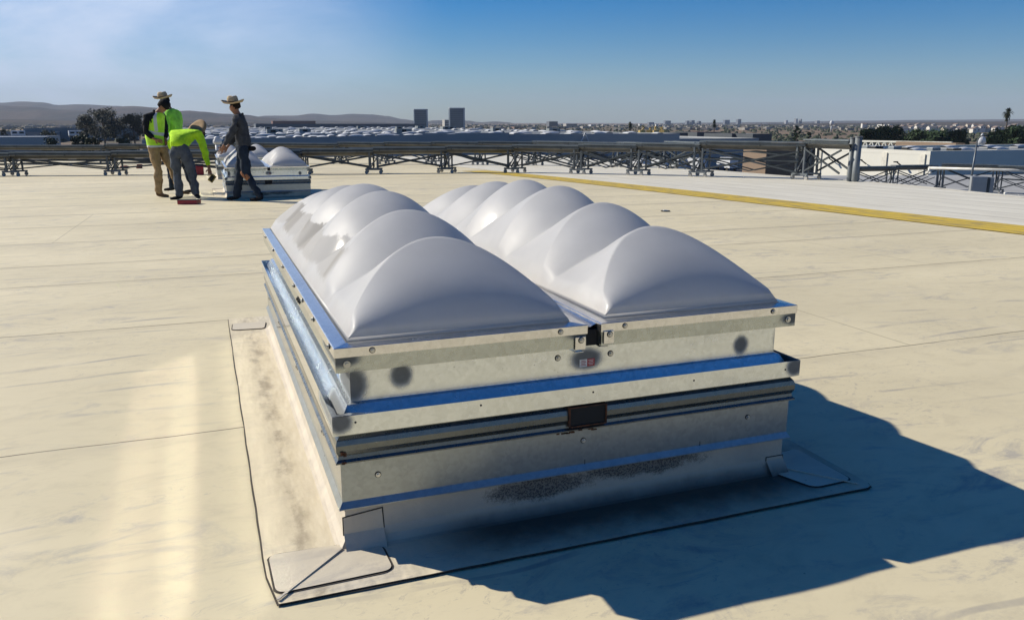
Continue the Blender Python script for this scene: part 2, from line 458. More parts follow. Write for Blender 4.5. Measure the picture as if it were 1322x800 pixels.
def skylight():
    t = thing('skylight', 'large galvanised skylight with two milky pleated domes, filling the foreground', 'skylight', group='roof skylights')
    # kerb wrapped in membrane
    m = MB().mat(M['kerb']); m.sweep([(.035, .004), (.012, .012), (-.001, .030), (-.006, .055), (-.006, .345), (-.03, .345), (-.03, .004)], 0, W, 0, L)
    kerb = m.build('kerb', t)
    # welded corner wraps on the kerb
    for (x0, x1, z1, zq) in ((-.0, .115, .100, .03), (W-.07, W+.0, .062, .02)):
        m = MB().mat(M['kerb'])
        o = -.006+.0025
        m.poly([(x0, -o-.0, .05), (x1, -o, .05), (x1-.004, -o, z1+(.012 if x0 < .5 else 0)), (x0, -o, z1)])
        m.poly([(x0, -.036, .006), (x1+.002, -.036, .006), (x1, -o, .05), (x0, -o, .05)])
        m.mat(M['seal']); o2 = -.006+.0012
        m.poly([(x0-.003, -o2, .045), (x1+.0035, -o2, .045), (x1, -o2, z1+.0155 if x0 < .5 else z1+.003), (x0-.003, -o2, z1+.003)])
        m.build('corner_wrap', kerb, fixn=False)
    # roof apron and its rounded corner patches
    a0x, a1x, a0y, a1y = -.222, W+.20, -.218, L+.36
    def sheet(pts, z, mt, name, par, rim=.005, th=.004):
        m = MB(); c = sum((Vector(p) for p in pts), Vector((0, 0)))/len(pts)
        NP = len(pts)
        def outset(p, d):
            i = pts.index(p); a_, b_, c_ = Vector(pts[(i-2) % NP]), Vector(p), Vector(pts[(i+2) % NP]); tg = (c_-a_).normalized(); nn = Vector((tg.y, -tg.x))
            if nn.dot(b_-c) < 0: nn = -nn
            return b_+nn*d
        m.mat(M['seal']); m.poly([(outset(p, rim).x+.0012*random.uniform(-1, 1), outset(p, rim).y+.0012*random.uniform(-1, 1), z+zroof(p[1])) for p in pts])
        m.mat(mt)
        m.poly([(p[0], p[1], z+th+zroof(p[1])) for p in pts])
        for i in range(len(pts)):
            p, q = pts[i], pts[(i+1) % len(pts)]
            m.mat(M['seal']); m.poly([(p[0], p[1], z+zroof(p[1])), (q[0], q[1], z+zroof(q[1])), (q[0], q[1], z+th+zroof(q[1])), (p[0], p[1], z+th+zroof(p[1]))])
        return m.build(name, par, fixn=False)
    ap = []
    def edge(p, q, n=14, wob=.0012):
        p, q = Vector(p), Vector(q)
        return [p.lerp(q, i/n)+Vector((random.uniform(-wob, wob), random.uniform(-wob, wob))) for i in range(n)]
    ap = edge((a0x+.02, a0y), (a1x-.03, a0y), 24)+edge((a1x-.03, a0y), (a1x-.006, a0y+.008), 3)+edge((a1x-.006, a0y+.008), (a1x+.004, a0y+.035), 3)+edge((a1x+.004, a0y+.035), (a1x+.02, a1y), 30)+edge((a1x+.02, a1y), (a0x, a1y), 20)+edge((a0x, a1y), (a0x, a0y+.03), 30)
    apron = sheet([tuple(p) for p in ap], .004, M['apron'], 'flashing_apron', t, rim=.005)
    def rounded(P, r=.03):
        out = []
        n = len(P)
        for i in range(n):
            a, b, c = Vector(P[i-1]), Vector(P[i]), Vector(P[(i+1) % n])
            u = (a-b).normalized()*r; v = (c-b).normalized()*r
            for k in range(6):
                w = k/5; out.append(tuple((b+u)*(1-w)**2+b*2*w*(1-w)+(b+v)*w*w))
        return out
    for P in ([(-.21, .03), (-.205, -.175), (.105, -.165), (.10, -.02), (-.02, .02)],
              [(W-.05, -.02), (W+.0, -.16), (W+.165, -.155), (W+.165, .13), (W+.02, .11)],
              [(-.21, L+.03), (-.03, L+.01), (-.01, L+.18), (-.2, L+.2)]):
        sheet(rounded(P), .0095, M['patch'], 'corner_patch', apron, rim=.006, th=.003)
    # raised weld folds running out to the apron corners
    for a, b in (((-.01, -.01), (-.205, -.205)), ((W+.01, -.01), (W+.16, -.19))):
        m = MB().mat(M['patch']); m.bar((a[0], a[1], .016), (b[0], b[1], .013), .007, .003); m.build('weld_fold', apron)
    # counterflashing
    m = MB().mat(M['galv_dull']); m.sweep([(.001, .345), (.001, .152), (.012, .1335), (.012, ZP), (.0095, ZP), (-.0015, .150), (-.0015, .345)], 0, W, 0, L)
    cf = m.build('counterflashing', t)
    for p, q in (((488, 612), 0), ((753, 568), 0), ((965, 538), 0)):
        P = on_y(p[0], p[1], -.001); screw(cf, (P.x, -.001, P.z), (0, -1, 0), .0065)
    for y in (.35, 1.1, 1.9, 2.5): screw(cf, (-.001, y, .235), (-1, 0, 0), .0085)
    # short upright laps in the counterflashing
    for px in (755, 902): P = on_y(px, 600, -.002); m = MB().mat(M['dark']); m.box((P.x, -.0016, .155), (.0018, .001, .022)); m.build('lap_joint', cf)
    # rolled rail under the ledge
    m = MB().mat(M['rail']); m.sweep([(.001, ZLB+.006), (.001, .349), (.0095, .339), (.013, .325), (.0125, .308), (.006, .293), (.008, .283), (.015, .276), (.015, .272), (.001, .2735), (-.0015, .30)], 0, W, 0, L)
    rail = m.build('rolled_rail', t)
    # rusty square opening in the rail
    pa = on_y(735, 536, -.015); xa = pa.x; xb = on_y(782, 533, -.015).x
    zt, zb = .350, .288
    m = MB().mat(M['rust'])
    w = .004
    m.box(((xa+xb)/2, -.012, zt), (xb-xa, .018, w)); m.box(((xa+xb)/2, -.012, zb), (xb-xa, .018, w))
    m.box((xa, -.012, (zt+zb)/2), (w, .018, zt-zb)); m.box((xb, -.012, (zt+zb)/2), (w, .018, zt-zb))
    m.mat(M['dark']).box(((xa+xb)/2, -.008, (zt+zb)/2), (xb-xa-w, .014, zt-zb-w))
    m.mat(M['rust'])
    for k in range(9): m.box((xa+random.uniform(-.05, .09), -.0155, .272+random.uniform(-.004, .002)), (random.uniform(.008, .03), .002, .004))
    m.build('drain_opening', rail)
    m = MB().mat(M['rust'])
    for k in range(5): m.box((-.0035+random.uniform(0, .015), -.016, .275+random.uniform(0, .03)), (.009, .003, random.uniform(.004, .012)))
    m.build('rust_scale', rail)
    # ledge pan with upturned lip
    m = MB().mat(M['galv']); m.sweep([(.0205, ZLB), (.0205, ZLT), (.0185, ZLT), (.018, .386), (-.004, .384), (-.030, .428), (-.0432, .432), (-.0432, .384), (0, ZLB+.003)], 0, W, 0, L)
    led = m.build('ledge', t)
    for px, py in ((459, 545), (621, 523), (766, 506), (896, 491), (1014, 477)):
        P = on_y(px, py, -.021); m = MB().mat(M['dark']); m.tube((P.x, -.0212, P.z), (P.x, -.0200, P.z), .0032, n=10); m.build('rivet_hole', led)
    # fold plates at the ledge corner
    m = MB().mat(M['galv'])
    m.poly([(-.019, -.019, .4155), (.10, -.019, .4155), (.03, .0, .4155), (-.005, -.005, .4155)])
    m.poly([(-.019, -.019, .4155), (-.005, -.005, .4155), (-.005, .05, .4155), (-.019, .10, .4155)])
    m.build('corner_tab', led)
    # upper wall
    m = MB().mat(M['galv']); m.sweep([(-.043, .400), (-.043, ZCB+.004), (-.046, ZCB+.004), (-.046, .400)], 0, W, 0, L)
    wall = m.build('frame_wall', t)
    for px, py in ((720, 462), (788, 456)):
        P = on_y(px, py, .043); screw(wall, (P.x, .043, P.z), (0, -1, 0), .0068)
    for k in range(9):
        m = MB().mat(M['dark']); P = on_y(random.uniform(560, 730), random.uniform(455, 490), .043); m.tube((P.x, .0425, P.z), (P.x, .0432, P.z), random.uniform(.0006, .0014), n=6); m.build('paint_fleck', wall)
    P = on_y(758, 468, .042); w_, h_ = .052, .024
    m = MB(); r1 = simple('sticker_white', (.7, .68, .64), .5, var=.02); r2 = simple('sticker_red', (.42, .04, .04), .5, var=.02)
    m.mat(r1).box((P.x-w_/4, .0422, P.z), (w_/2, .0006, h_)); m.mat(r2).box((P.x+w_/4, .0422, P.z+.0005), (w_/2, .0006, h_))
    m.mat(simple('sticker_ink', (.35, .1, .1), .5, var=.02))
    for k in range(4): m.box((P.x-w_/4, .0417, P.z+h_*(.32-.2*k)), (w_*.36*(1 if k % 2 else .75), .0003, .0022))
    m.mat(r1)
    for k in range(4): m.box((P.x+w_/4, .0417, P.z+.0005+h_*(.32-.2*k)), (w_*.36*(.8 if k % 2 else 1), .0003, .0016))
    m.build('warning_sticker', wall)
    # two glazed leaves
    lf = ((-.001, GAPL, 0), (GAPR, W+.001, 1))
    for x0, x1, side in lf:
        m = MB().mat(M['flange']); m.sweep([(0, ZCB), (0, ZCM+.002), (-.03, ZCM+.002), (-.03, ZCM-.001), (-.0025, ZCM-.001), (-.0025, ZCB)], x0, x1, .0, L)
        fl = m.build('leaf_frame', t)
        m = MB().mat(M['alu']); m.sweep([(.003, ZCM-.001), (.0035, ZCT-.001), (.0015, ZCT+.0005), (-.036, ZCT+.004), (-.0365, ZCT+.001), (-.03, ZCM)], x0, x1, 0, L)
        ret = m.build('retainer', fl)
        m = MB().mat(M['galv_dull']); m.box(((x0+x1)/2, L/2, ZCM+.012), (x1-x0-.05, L-.05, .012)); m.build('deck', fl)
        dx0, dx1 = (x0+.045, x1-.04) if side == 0 else (x0+.035, x1-.045)
        lobed_dome(t, dx0, dx1, .048, L-.045, ZCT+.002)
        for px, py, s_ in ((480.5, 447, 0), (724, 425, 0), (807, 418, 1), (998, 403, 1)):
            if s_ == side:
                P = on_y(px, py, -.004); screw(ret, (P.x, -.0033, ZCM+.013), (0, -1, 0), .006)
        if side == 0:
            for y in (.08, .42, .72, 1.0, 1.45, 1.95, 2.45): screw(ret, (x0-.0035, y, ZCM+.012), (-1, 0, 0), .0055)
            for y in (.86, .9): screw(fl, (x0, y, ZCM-.02), (-1, 0, 0), .008, mat='dark')
            screw(fl, (.03, 0, .556), (0, -1, 0), .009, washer=False)
        else:
            screw(fl, (W-.03, 0, .556), (0, -1, 0), .009, washer=False)
    # hinge clips in the gap
    for cx, dz in ((GAPL-.022, -.006), (GAPR+.022, .004)):
        m = MB().mat(M['alu']); zc = ZCM-.022+dz
        m.box((cx, -.007, zc), (.034, .003, .040)); m.box((cx, .014, zc-.020), (.034, .040, .003))
        m.box((cx+(.006 if cx < GAPR else -.006), .028, zc-.034), (.03, .03, .003))
        c = m.build('clip', t, bevel=.0008); screw(c, (cx+.002, -.0085, zc+.010), (0, -1, 0), .0068)
    m = MB().mat(M['dark']); m.box(((GAPL+GAPR)/2, L/2, .553), (GAPR-GAPL-.002, L-.06, .05)); m.box(((GAPL+GAPR)/2, .047, .540), (.09, .008, .03))
    m.build('centre_channel', t)
    m = MB().mat(M['alu'])
    rows = []
    for k in range(60):
        y = .03+k*(L-.06)/59; z = ZCT-.004+.004*noise.noise(Vector((0, y*9, 3)))
        rows.append([(GAPL-.004, y, z), ((GAPL+GAPR)/2, y, z-.012+.006*noise.noise(Vector((1, y*17, 0)))), (GAPR+.004, y, z)])
    m.grid(rows); m.build('foil_strip', t)
    m = MB().mat(M['dark']); m.box((W/2, L/2, .2), (W-.08, L-.08, .3)); m.build('inner_shaft', t)
    return t
sky1 = skylight()
P = on_roof(293.5, 256.5)
far_loc = at(293.5, 256.5, 15.1)
sky2 = dup(sky1, (far_loc.x, far_loc.y, zroof(far_loc.y)-.02), label='smaller looking skylight with pleated white domes beside the walking man in the dark jacket')
l3 = at(281, 224, 22.5)
sky3 = dup(sky1, (l3.x, l3.y, zroof(l3.y)-.01), label='third skylight mostly hidden behind the one the workers stand at')

# ------------------------------------------------------------------ our roof
EDGE = [(-14, 12.2), (0, 12.6), (4, 12.9), (8.17, 13.34), (10.99, 14.2), (13.84, 14.77), (17.17, 14.9), (19.8, 15.27), (24.5, 15.9), (33.4, 17.5), (38, 18.5), (48, 20)]
def xedge(y):
    for (a, xa), (b, xb) in zip(EDGE, EDGE[1:]):
        if a <= y <= b: return xa+(xb-xa)*(y-a)/(b-a)
    return EDGE[-1][1]
ys = [-14, -8, -4, -2, 0, 1, 2, 2.5]+[3+.5*i for i in range(20)]+[13+i for i in range(36)]
m = MB().mat(M['roof'])
XS = [-70, -30, -12, -6, -3, 0, 3, 6, 8]
m.grid([[(x, y, zroof(y)) for x in XS]+[(xedge(y), y, zroof(y))] for y in ys], smooth=True)
kind(m.build('roof', fixn=True))
m = MB().mat(M['coat']); ys2 = [y for y in ys if -9 < y < 47]
m.grid([[(8.9, y, zroof(y)+.004), (11, y, zroof(y)+.004), (xedge(y)-.03, y, zroof(y)+.004)] for y in ys2])
kind(m.build('roof_coating_strip'))
m = MB().mat(M['yellow'])
rows = []
for y in [yy for yy in ys if -9 < yy <= 24]:
    k = max(0, (y-16)/7); k2 = k*k*.35
    rows.append([(8.22-k2, y, zroof(y)+.009), (8.62-k2*.95, y, zroof(y)+.009), (9.04-k2*.9, y, zroof(y)+.009)])
m.grid(rows); kind(m.build('yellow_line'))
# the building under the roof: edge trim and walls
mt_wall = simple('tilt_up_concrete', (.52, .50, .44), .8, var=.08, scale=.4)
m = MB().mat(mt_wall)
m.grid([[(xedge(y), y, zroof(y)-.01), (xedge(y), y, -11)] for y in ys], smooth=False)
m.poly([(-70, 48, zroof(48)-.01), (20, 48, zroof(48)-.01), (20, 48, -11), (-70, 48, -11)])
m.poly([(-70, -14, zroof(-14)-.01), (12.2, -14, -.01), (12.2, -14, -11), (-70, -14, -11)])
m.poly([(-70, -14, -.01), (-70, 48, zroof(48)-.01), (-70, 48, -11), (-70, -14, -11)])
wl = m.build('warehouse_wall'); tag(wl, 'cream wall of the warehouse under the roof we stand on', 'wall')
m = MB().mat(M['coat'])
m.grid([[(xedge(y)-.16, y, zroof(y)+.008), (xedge(y)-.14, y, zroof(y)+.014), (xedge(y)+.02, y, zroof(y)+.012), (xedge(y)+.02, y, zroof(y)-.2)] for y in ys], smooth=False)
kind(m.build('roof_edge_trim'))
#@@PART2
# ------------------------------------------------------------------ people
def skinmesh(name, V, E, mat, parent, sub=2, post=None):
    names = list(V)
    me = bpy.data.meshes.new(name)
    me.from_pydata([V[n][0] for n in names], [(names.index(a), names.index(b)) for a, b in E], [])
    o = bpy.data.objects.new(name, me); COL.objects.link(o)
    o.modifiers.new('s', 'SKIN')
    for i, n in enumerate(names):
        r = V[n][1]; r = r if isinstance(r, tuple) else (r, r)
        d = me.skin_vertices[0].data[i]; d.radius = r; d.use_root = (i == 0)
    sb = o.modifiers.new('d', 'SUBSURF'); sb.levels = sub; sb.render_levels = sub
    dg = bpy.context.evaluated_depsgraph_get(); nm = bpy.data.meshes.new_from_object(o.evaluated_get(dg))
    bpy.data.objects.remove(o); bpy.data.meshes.remove(me)
    nm.name = name
    if post:
        for v in nm.vertices: v.co = post(v.co.copy())
    for p in nm.polygons: p.use_smooth = True
    nm.materials.clear(); nm.materials.append(mat)
    return link(bpy.data.objects.new(name, nm), parent)

def cloth(name, col, var=.25, scale=9, rough=.9):
    t = NT(name); n = t.noise(t.vec(), scale, 5, .6); f = t.noise(t.vec(scale=(1, 1, .45)), scale*1.5, 4, .6, .8)
    t.set(Base_Color=t.mix(t.ramp(n, .3, .7), tuple(c*(1-var) for c in col), tuple(min(1, c*(1+var)) for c in col)), Roughness=rough, Specular_IOR_Level=.2)
    t.bump(f, .8, .03); return t.m
def straw():
    t = NT('straw'); n = t.noise(t.vec(scale=(1, 1, 5)), 30, 3); t.set(Base_Color=t.mix(n, (.34, .25, .14), (.56, .45, .29)), Roughness=.85); return t.m
def vestmat():
    t = NT('safety_vest'); s = t.sep(t.vec()); n = t.noise(t.vec(), 8, 4)
    c = t.mix(t.ramp(n, .3, .7), (.42, .80, .02), (.58, .95, .05))
    z = s[2]
    band = t.add(t.line(z, .96, .025, .006), t.line(t.math('ADD', z, t.math('MULTIPLY', s[0], .25)), 1.22, .028, .006), t.math('MULTIPLY', t.line(s[0], .045, .022, .006), t.ramp(z, 1.24, 1.26)))
    c = t.mix(band, c, (.55, .56, .55)); t.set(Base_Color=c, Roughness=.7); t.bump(n, .6, .02); return t.m
SK = cloth('skin', (.30, .155, .095), .1, 6, .55)
CL = {'black': cloth('black_jacket', (.014, .015, .019)), 'khaki': cloth('khaki_trousers', (.34, .235, .125)), 'lime': cloth('lime_shirt', (.47, .80, .03), .15),
      'green': cloth('green_shirt', (.30, .72, .08), .15), 'denim': cloth('grey_denim', (.085, .098, .115)), 'navy': cloth('navy_trousers', (.018, .028, .045)),
      'slate': cloth('slate_jacket', (.045, .05, .06)), 'boot': cloth('tan_boot', (.16, .095, .05)), 'shoe': cloth('black_shoe', (.012, .012, .014)), 'hair': cloth('dark_hair', (.012, .01, .009)),
      'vest': vestmat(), 'pad': cloth('tan_knee_pad', (.30, .135, .07)), 'band': cloth('hat_band', (.05, .035, .025)), 'dark': M['dark'], 'straw': straw()}

def person(label, px, py, J, face, shirt, trousers, shoes, hat=None, vest=False, sleeves=True, extra=None, build=1.0):
    """J: joints in a local frame: x towards picture right, y away, z up, metres above the ground under the feet"""
    P = on_roof(px, py); t = thing('person', label, 'person', P, -YAW, 'workers on the roof')
    J = {k: Vector(v) for k, v in J.items()}
    f = Vector(face).normalized()
    hd = J['head']; upv = (hd-J['neck']).normalized()
    side = f.cross(upv).normalized(); f = upv.cross(side).normalized()
    b = build
    V = {'pelvis': (J['pelvis'], (.10*b, .08*b)), 'waist': (J['waist'], (.09*b, .07*b)), 'chest': (J['chest'], (.10*b, .08*b)), 'neck': (J['neck'], .052),
         'jaw': (hd-upv*.07+f*.02, (.055, .062)), 'head': (hd, (.078, .092)), 'crown': (hd+upv*.07-f*.005, (.062, .07))}
    E = [('pelvis', 'waist'), ('waist', 'chest'), ('chest', 'neck'), ('neck', 'jaw'), ('jaw', 'head'), ('head', 'crown')]
    for s in 'LR':
        V['sh'+s] = (J['sh'+s].lerp(J['chest'], .35), .03*b); V['el'+s] = (J['el'+s], .038); V['wr'+s] = (J['wr'+s], (.024, .03))
        hdv = (J['wr'+s]-J['el'+s]).normalized(); cv = J.get('hd'+s, J['wr'+s]+hdv*.16); hv = (cv-J['wr'+s]).normalized()
        sv = hv.cross(Vector((0, 1, .2))).normalized(); nv = hv.cross(sv)
        V['pm'+s] = (J['wr'+s]+hv*.06, (.026, .036)); E += [('chest', 'sh'+s), ('sh'+s, 'el'+s), ('el'+s, 'wr'+s), ('wr'+s, 'pm'+s)]
        for k, (off, ln) in enumerate(((-.033, .066), (-.011, .078), (.011, .072), (.031, .056))):
            a = J['wr'+s]+hv*.095+sv*off; m = a+hv*ln*.5+nv*.012; e = a+hv*ln*.85+nv*.036
            V[f'f{k}a'+s] = (a, .0105); V[f'f{k}b'+s] = (m, .009); V[f'f{k}c'+s] = (e, .0075)
            E += [('pm'+s, f'f{k}a'+s), (f'f{k}a'+s, f'f{k}b'+s), (f'f{k}b'+s, f'f{k}c'+s)]
        a = J['wr'+s]+hv*.045-sv*.045+nv*.012; V['ta'+s] = (a, .012); V['tb'+s] = (a+hv*.035-sv*.02+nv*.012, .009); E += [('pm'+s, 'ta'+s), ('ta'+s, 'tb'+s)]
        V['hp'+s] = (J['hp'+s], .062*b); V['kn'+s] = (J['kn'+s], .045); V['an'+s] = (J['an'+s], .035); V['to'+s] = (J['to'+s], (.035, .025))
        E += [('pelvis', 'hp'+s), ('hp'+s, 'kn'+s), ('kn'+s, 'an'+s), ('an'+s, 'to'+s)]
    def post(c):
        d = c-hd; x = d.dot(f); y = d.dot(side); z = d.dot(upv)
        if abs(z) < .12 and x > .03 and abs(y) < .08:
            c += f*(.026*math.exp(-(y/.014)**2-((z+.012)/.022)**2))            # nose
            c += f*(.007*math.exp(-((z-.034)/.012)**2))                       # brow
            c -= f*(.009*(math.exp(-((y-.032)/.014)**2)+math.exp(-((y+.032)/.014)**2))*math.exp(-((z-.012)/.014)**2))  # sockets
            c += f*(.008*math.exp(-(y/.025)**2-((z+.052)/.01)**2))            # lips
            c += f*(.010*math.exp(-(y/.03)**2-((z+.088)/.018)**2))            # chin
        if abs(z+.0) < .035 and -.02 < x < .02: c += side*math.copysign(.012, y) if abs(y) > .055 else Vector()
        return c
    body = skinmesh('body', V, E, SK, t, 2, post)
    m = MB().mat(CL['hair'])
    for q in (-1, 1): m.lathe([(.0, -.006), (.006, -.004), (.009, 0), (.006, .004), (0, .006)], c=tuple(hd+f*.083+side*(.031*q)+upv*.014), n=8)
    # hair: cap of short hair over the back of the skull
    Mh = Matrix.Translation(hd) @ Matrix((side, f, upv)).transposed().to_4x4()
    m.lathe([(.0, .118), (.045, .112), (.075, .085), (.084, .045), (.08, .0), (.066, -.045), (.04, -.055)][::-1], c=(0, -.034, 0), n=18, sy=1.05, M=Mh)
    m.build('hair', t)
    # clothes
    g = 1.16
    S = {'chest': (J['chest'], (.165*b*g*.9, .125*b*g)), 'waist': (J['waist'], (.14*b*g*.95, .115*b*g)), 'hem': (J['waist'].lerp(J['pelvis'], 1.12), (.155*b*g, .135*b*g)), 'collar': (J['chest'].lerp(J['neck'], .82), .075)}
    SE = [('chest', 'waist'), ('waist', 'hem'), ('chest', 'collar')]
    for s in 'LR':
        S['sh'+s] = (J['sh'+s], .082*b); S['el'+s] = (J['el'+s], .062*b); S['cf'+s] = (J['el'+s].lerp(J['wr'+s], .93), .046)
        S['um'+s] = (J['sh'+s].lerp(J['el'+s], .5), .068*b)
        SE += [('chest', 'sh'+s), ('sh'+s, 'um'+s), ('um'+s, 'el'+s), ('el'+s, 'cf'+s)]
    def crumple(k, amp):
        def f_(c):
            n = noise.noise(c*9+Vector((k, 0, 0)))*amp+noise.noise(c*22+Vector((k, 3, 0)))*amp*.4
            return c+Vector((n, n*.6, n*.3))
        return f_
    sh = skinmesh('shirt' if shirt != 'black' and shirt != 'slate' else 'jacket', S, SE, CL[shirt], t, 2, crumple(px, .022))
    T = {'pelvis': (J['pelvis']+Vector((0, 0, .02)), (.15*b, .125*b)), 'belt': (J['pelvis'].lerp(J['waist'], .75), (.135*b, .115*b))}
    TE = [('belt', 'pelvis')]
    for s in 'LR':
        T['hp'+s] = (J['hp'+s], .105*b); T['th'+s] = (J['hp'+s].lerp(J['kn'+s], .5), .092*b); T['kn'+s] = (J['kn'+s], .074*b); T['sn'+s] = (J['kn'+s].lerp(J['an'+s], .55), .07*b); T['cu'+s] = (J['kn'+s].lerp(J['an'+s], 1.12), .068)
        TE += [('pelvis', 'hp'+s), ('hp'+s, 'th'+s), ('th'+s, 'kn'+s), ('kn'+s, 'sn'+s), ('sn'+s, 'cu'+s)]
    skinmesh('trousers', T, TE, CL[trousers], t, 2, crumple(px+9, .026))
    for s in 'LR':
        a, o = J['an'+s], J['to'+s]; h = Vector((o.x-a.x, o.y-a.y, 0)).normalized()
        B = {'a': (a+Vector((0, 0, .07)), .052), 'b': (Vector((a.x, a.y, o.z+.035))-h*.03, (.048, .04)), 'c': (Vector((a.x, a.y, o.z+.025))+h*.10, (.048, .034)), 'd': (Vector((a.x, a.y, o.z+.012))+h*.19, (.042, .026))}
        skinmesh('boot' if shoes == 'boot' else 'shoe', B, [('a', 'b'), ('b', 'c'), ('c', 'd')], CL[shoes], t, 2)
    if vest:
        Q = {'c': (J['chest']+Vector((0, -.01, -.03)), .165*b), 'w': (J['waist'], .158*b), 'h': (J['waist'].lerp(J['pelvis'], .95), .168*b), 'm': (J['chest'].lerp(J['neck'], .5), .12)}
        ax = (J['shR']-J['shL']).normalized(); rows = []
        for (A_, B_, w_, ra, rb) in (('waist', 'pelvis', 1.0, .19, .17), ('waist', 'pelvis', .5, .185, .165), ('waist', 'chest', .0, .178, .16), ('waist', 'chest', .5, .185, .165), ('waist', 'chest', 1.0, .185, .165), ('chest', 'neck', .35, .17, .145), ('chest', 'neck', .6, .140, .105), ('chest', 'neck', .85, .085, .080), ('chest', 'neck', .86, .075, .07)):
            c_ = J[A_].lerp(J[B_], w_); u_ = (J['chest']-J['pelvis']).normalized(); f2 = ax.cross(u_).normalized()
            rows.append([c_+ax*ra*cos(2*pi*i/28)+f2*rb*sin(2*pi*i/28)+Vector((noise.noise(c_*7+Vector((i, 0, 0)))*.01, 0, 0)) for i in range(28)])
        m = MB().mat(CL['vest']); m.grid(rows, closed=True); m.build('safety_vest', t)
    if hat == 'beanie':
        m = MB().mat(CL['shoe']); m.lathe([(.094, .02), (.104, .03), (.104, .06), (.095, .10), (.07, .135), (.03, .152), (0, .155)], c=(0, -.01, 0), n=20, sy=1.08, M=Mh)
        m.build('beanie', t)
    elif hat:
        tilt, R = hat
        X = side; Mx = Matrix.Translation(hd+upv*.045+Vector((0, 0, .03))) @ Matrix.Rotation(tilt[0], 4, 'Y') @ Matrix.Rotation(tilt[1], 4, 'X')
        m = MB().mat(CL['straw'])
        def brim(r, a): return .026*((r/R)**3)*(1+cos(2*a)*.9)-.012*sin(a)*(r/R)
        rows = []
        for r, z in ((.095, -.004), (.13, -.012), (.17, -.016), (R*.9, -.010), (R, .004), (R, .009), (.17, -.010), (.13, -.006), (.094, .0), (.097, .03), (.094, .07), (.084, .105), (.068, .122), (.035, .116), (.012, .108)):
            rows.append([Mx @ Vector((r*cos(2*pi*i/32), r*1.06*sin(2*pi*i/32), z+(brim(r, 2*pi*i/32) if r > .1 else 0)-(.022*math.exp(-(cos(2*pi*i/32)/.35)**2) if z > .11 else 0))) for i in range(32)])
        V_ = m.grid(rows, closed=True); m.face(V_[-1], True); h = m.build('straw_hat', t)
        m = MB().mat(CL['band']); m.lathe([(.094, .006), (.1, .008), (.1, .034), (.096, .036)], n=24, sy=1.06, M=Mx); m.build('hat_band', h)
    if extra: extra(t, J, f, side, upv)
    return t

def frame(x0, y0, px, py):
    P = on_roof(px, py); D = (P-CAM).dot(FW); s = D/(F*5)
    return lambda x, y, d=0.0: ((x-x0)*s, d, (y0-y)*s*1.01)

# walker on the right, facing left
q = frame(690, 712, 318, 259.5)
Jw = dict(pelvis=q(698, 385), waist=q(698, 330), chest=q(690, 222, .0), neck=q(678, 172), head=q(658, 130),
          shL=q(688, 195, .14), elL=q(652, 285, .17), wrL=q(585, 368, .12), hdL=q(562, 396, .10),
          shR=q(692, 200, -.16), elR=q(654, 290, -.20), wrR=q(592, 368, -.17), hdR=q(568, 402, -.15),
          hpL=q(680, 400, .08), knL=q(648, 555, .08), anL=q(622, 685, .08), toL=q(572, 705, .08),
          hpR=q(702, 400, -.08), knR=q(716, 545, -.10), anR=q(792, 680, -.10), toR=q(752, 706, -.10))
def wx(t, J, f, side, up):
    m = MB().mat(CL['pad']); k = J['knR']
    m2 = skinmesh('knee_pad', {'a': (k+Vector((-.075, -.03, .08)), (.025, .055)), 'b': (k+Vector((-.02, -.045, .0)), (.035, .06)), 'c': (k+Vector((.055, -.04, -.085)), (.025, .05))}, [('a', 'b'), ('b', 'c')], CL['pad'], t, 2)
    skinmesh('hip_bag', {'a': (J['pelvis']+Vector((.15, -.02, .06)), (.075, .09)), 'b': (J['pelvis']+Vector((.155, -.02, -.05)), (.07, .085))}, [('a', 'b')], CL['shoe'], t, 2)
    skinmesh('hood', {'a': (J['neck']+Vector((.02, 0, -.02)), (.085, .09)), 'b': (J['neck']+Vector((.07, 0, -.06)), (.07, .09))}, [('a', 'b')], CL['slate'], t, 2)
person('man in straw hat, slate jacket and dark jeans walking left past the skylight', 318, 259.5, Jw, (-1, -.1, -.25), 'slate', 'navy', 'shoe', hat=((-.04, .12), .195), extra=wx)

# man in black jacket and vest, far left, looking down to the right
q = frame(130, 697, 211, 254)
J1 = dict(pelvis=q(122, 385), waist=q(112, 320), chest=q(122, 215), neck=q(150, 168), head=q(182, 140),
          shL=q(95, 205, -.15), elL=q(85, 290, -.20), wrL=q(135, 335, -.20), hdL=q(160, 345, -.16),
          shR=q(150, 200, .16), elR=q(158, 285, .16), wrR=q(175, 340, .02), hdR=q(185, 360, -.02),
          hpL=q(108, 400, -.08), knL=q(128, 545, -.10), anL=q(118, 670, -.10), toL=q(165, 694, -.10),
          hpR=q(140, 400, .08), knR=q(190, 530, .08), anR=q(222, 655, .12), toR=q(255, 682, .12))
def hood1(t, J, f, side, up):
    skinmesh('hood', {'a': (J['neck']+Vector((-.03, 0, -.02)), (.08, .09)), 'b': (J['neck']+Vector((-.09, 0, -.05)), (.07, .09))}, [('a', 'b')], CL['black'], t, 2)
person('worker in black jacket, lime safety vest, black beanie and khaki trousers', 211, 254, J1, (1, -.15, -.45), 'black', 'khaki', 'boot', hat='beanie', vest=True, extra=hood1, build=1.0)

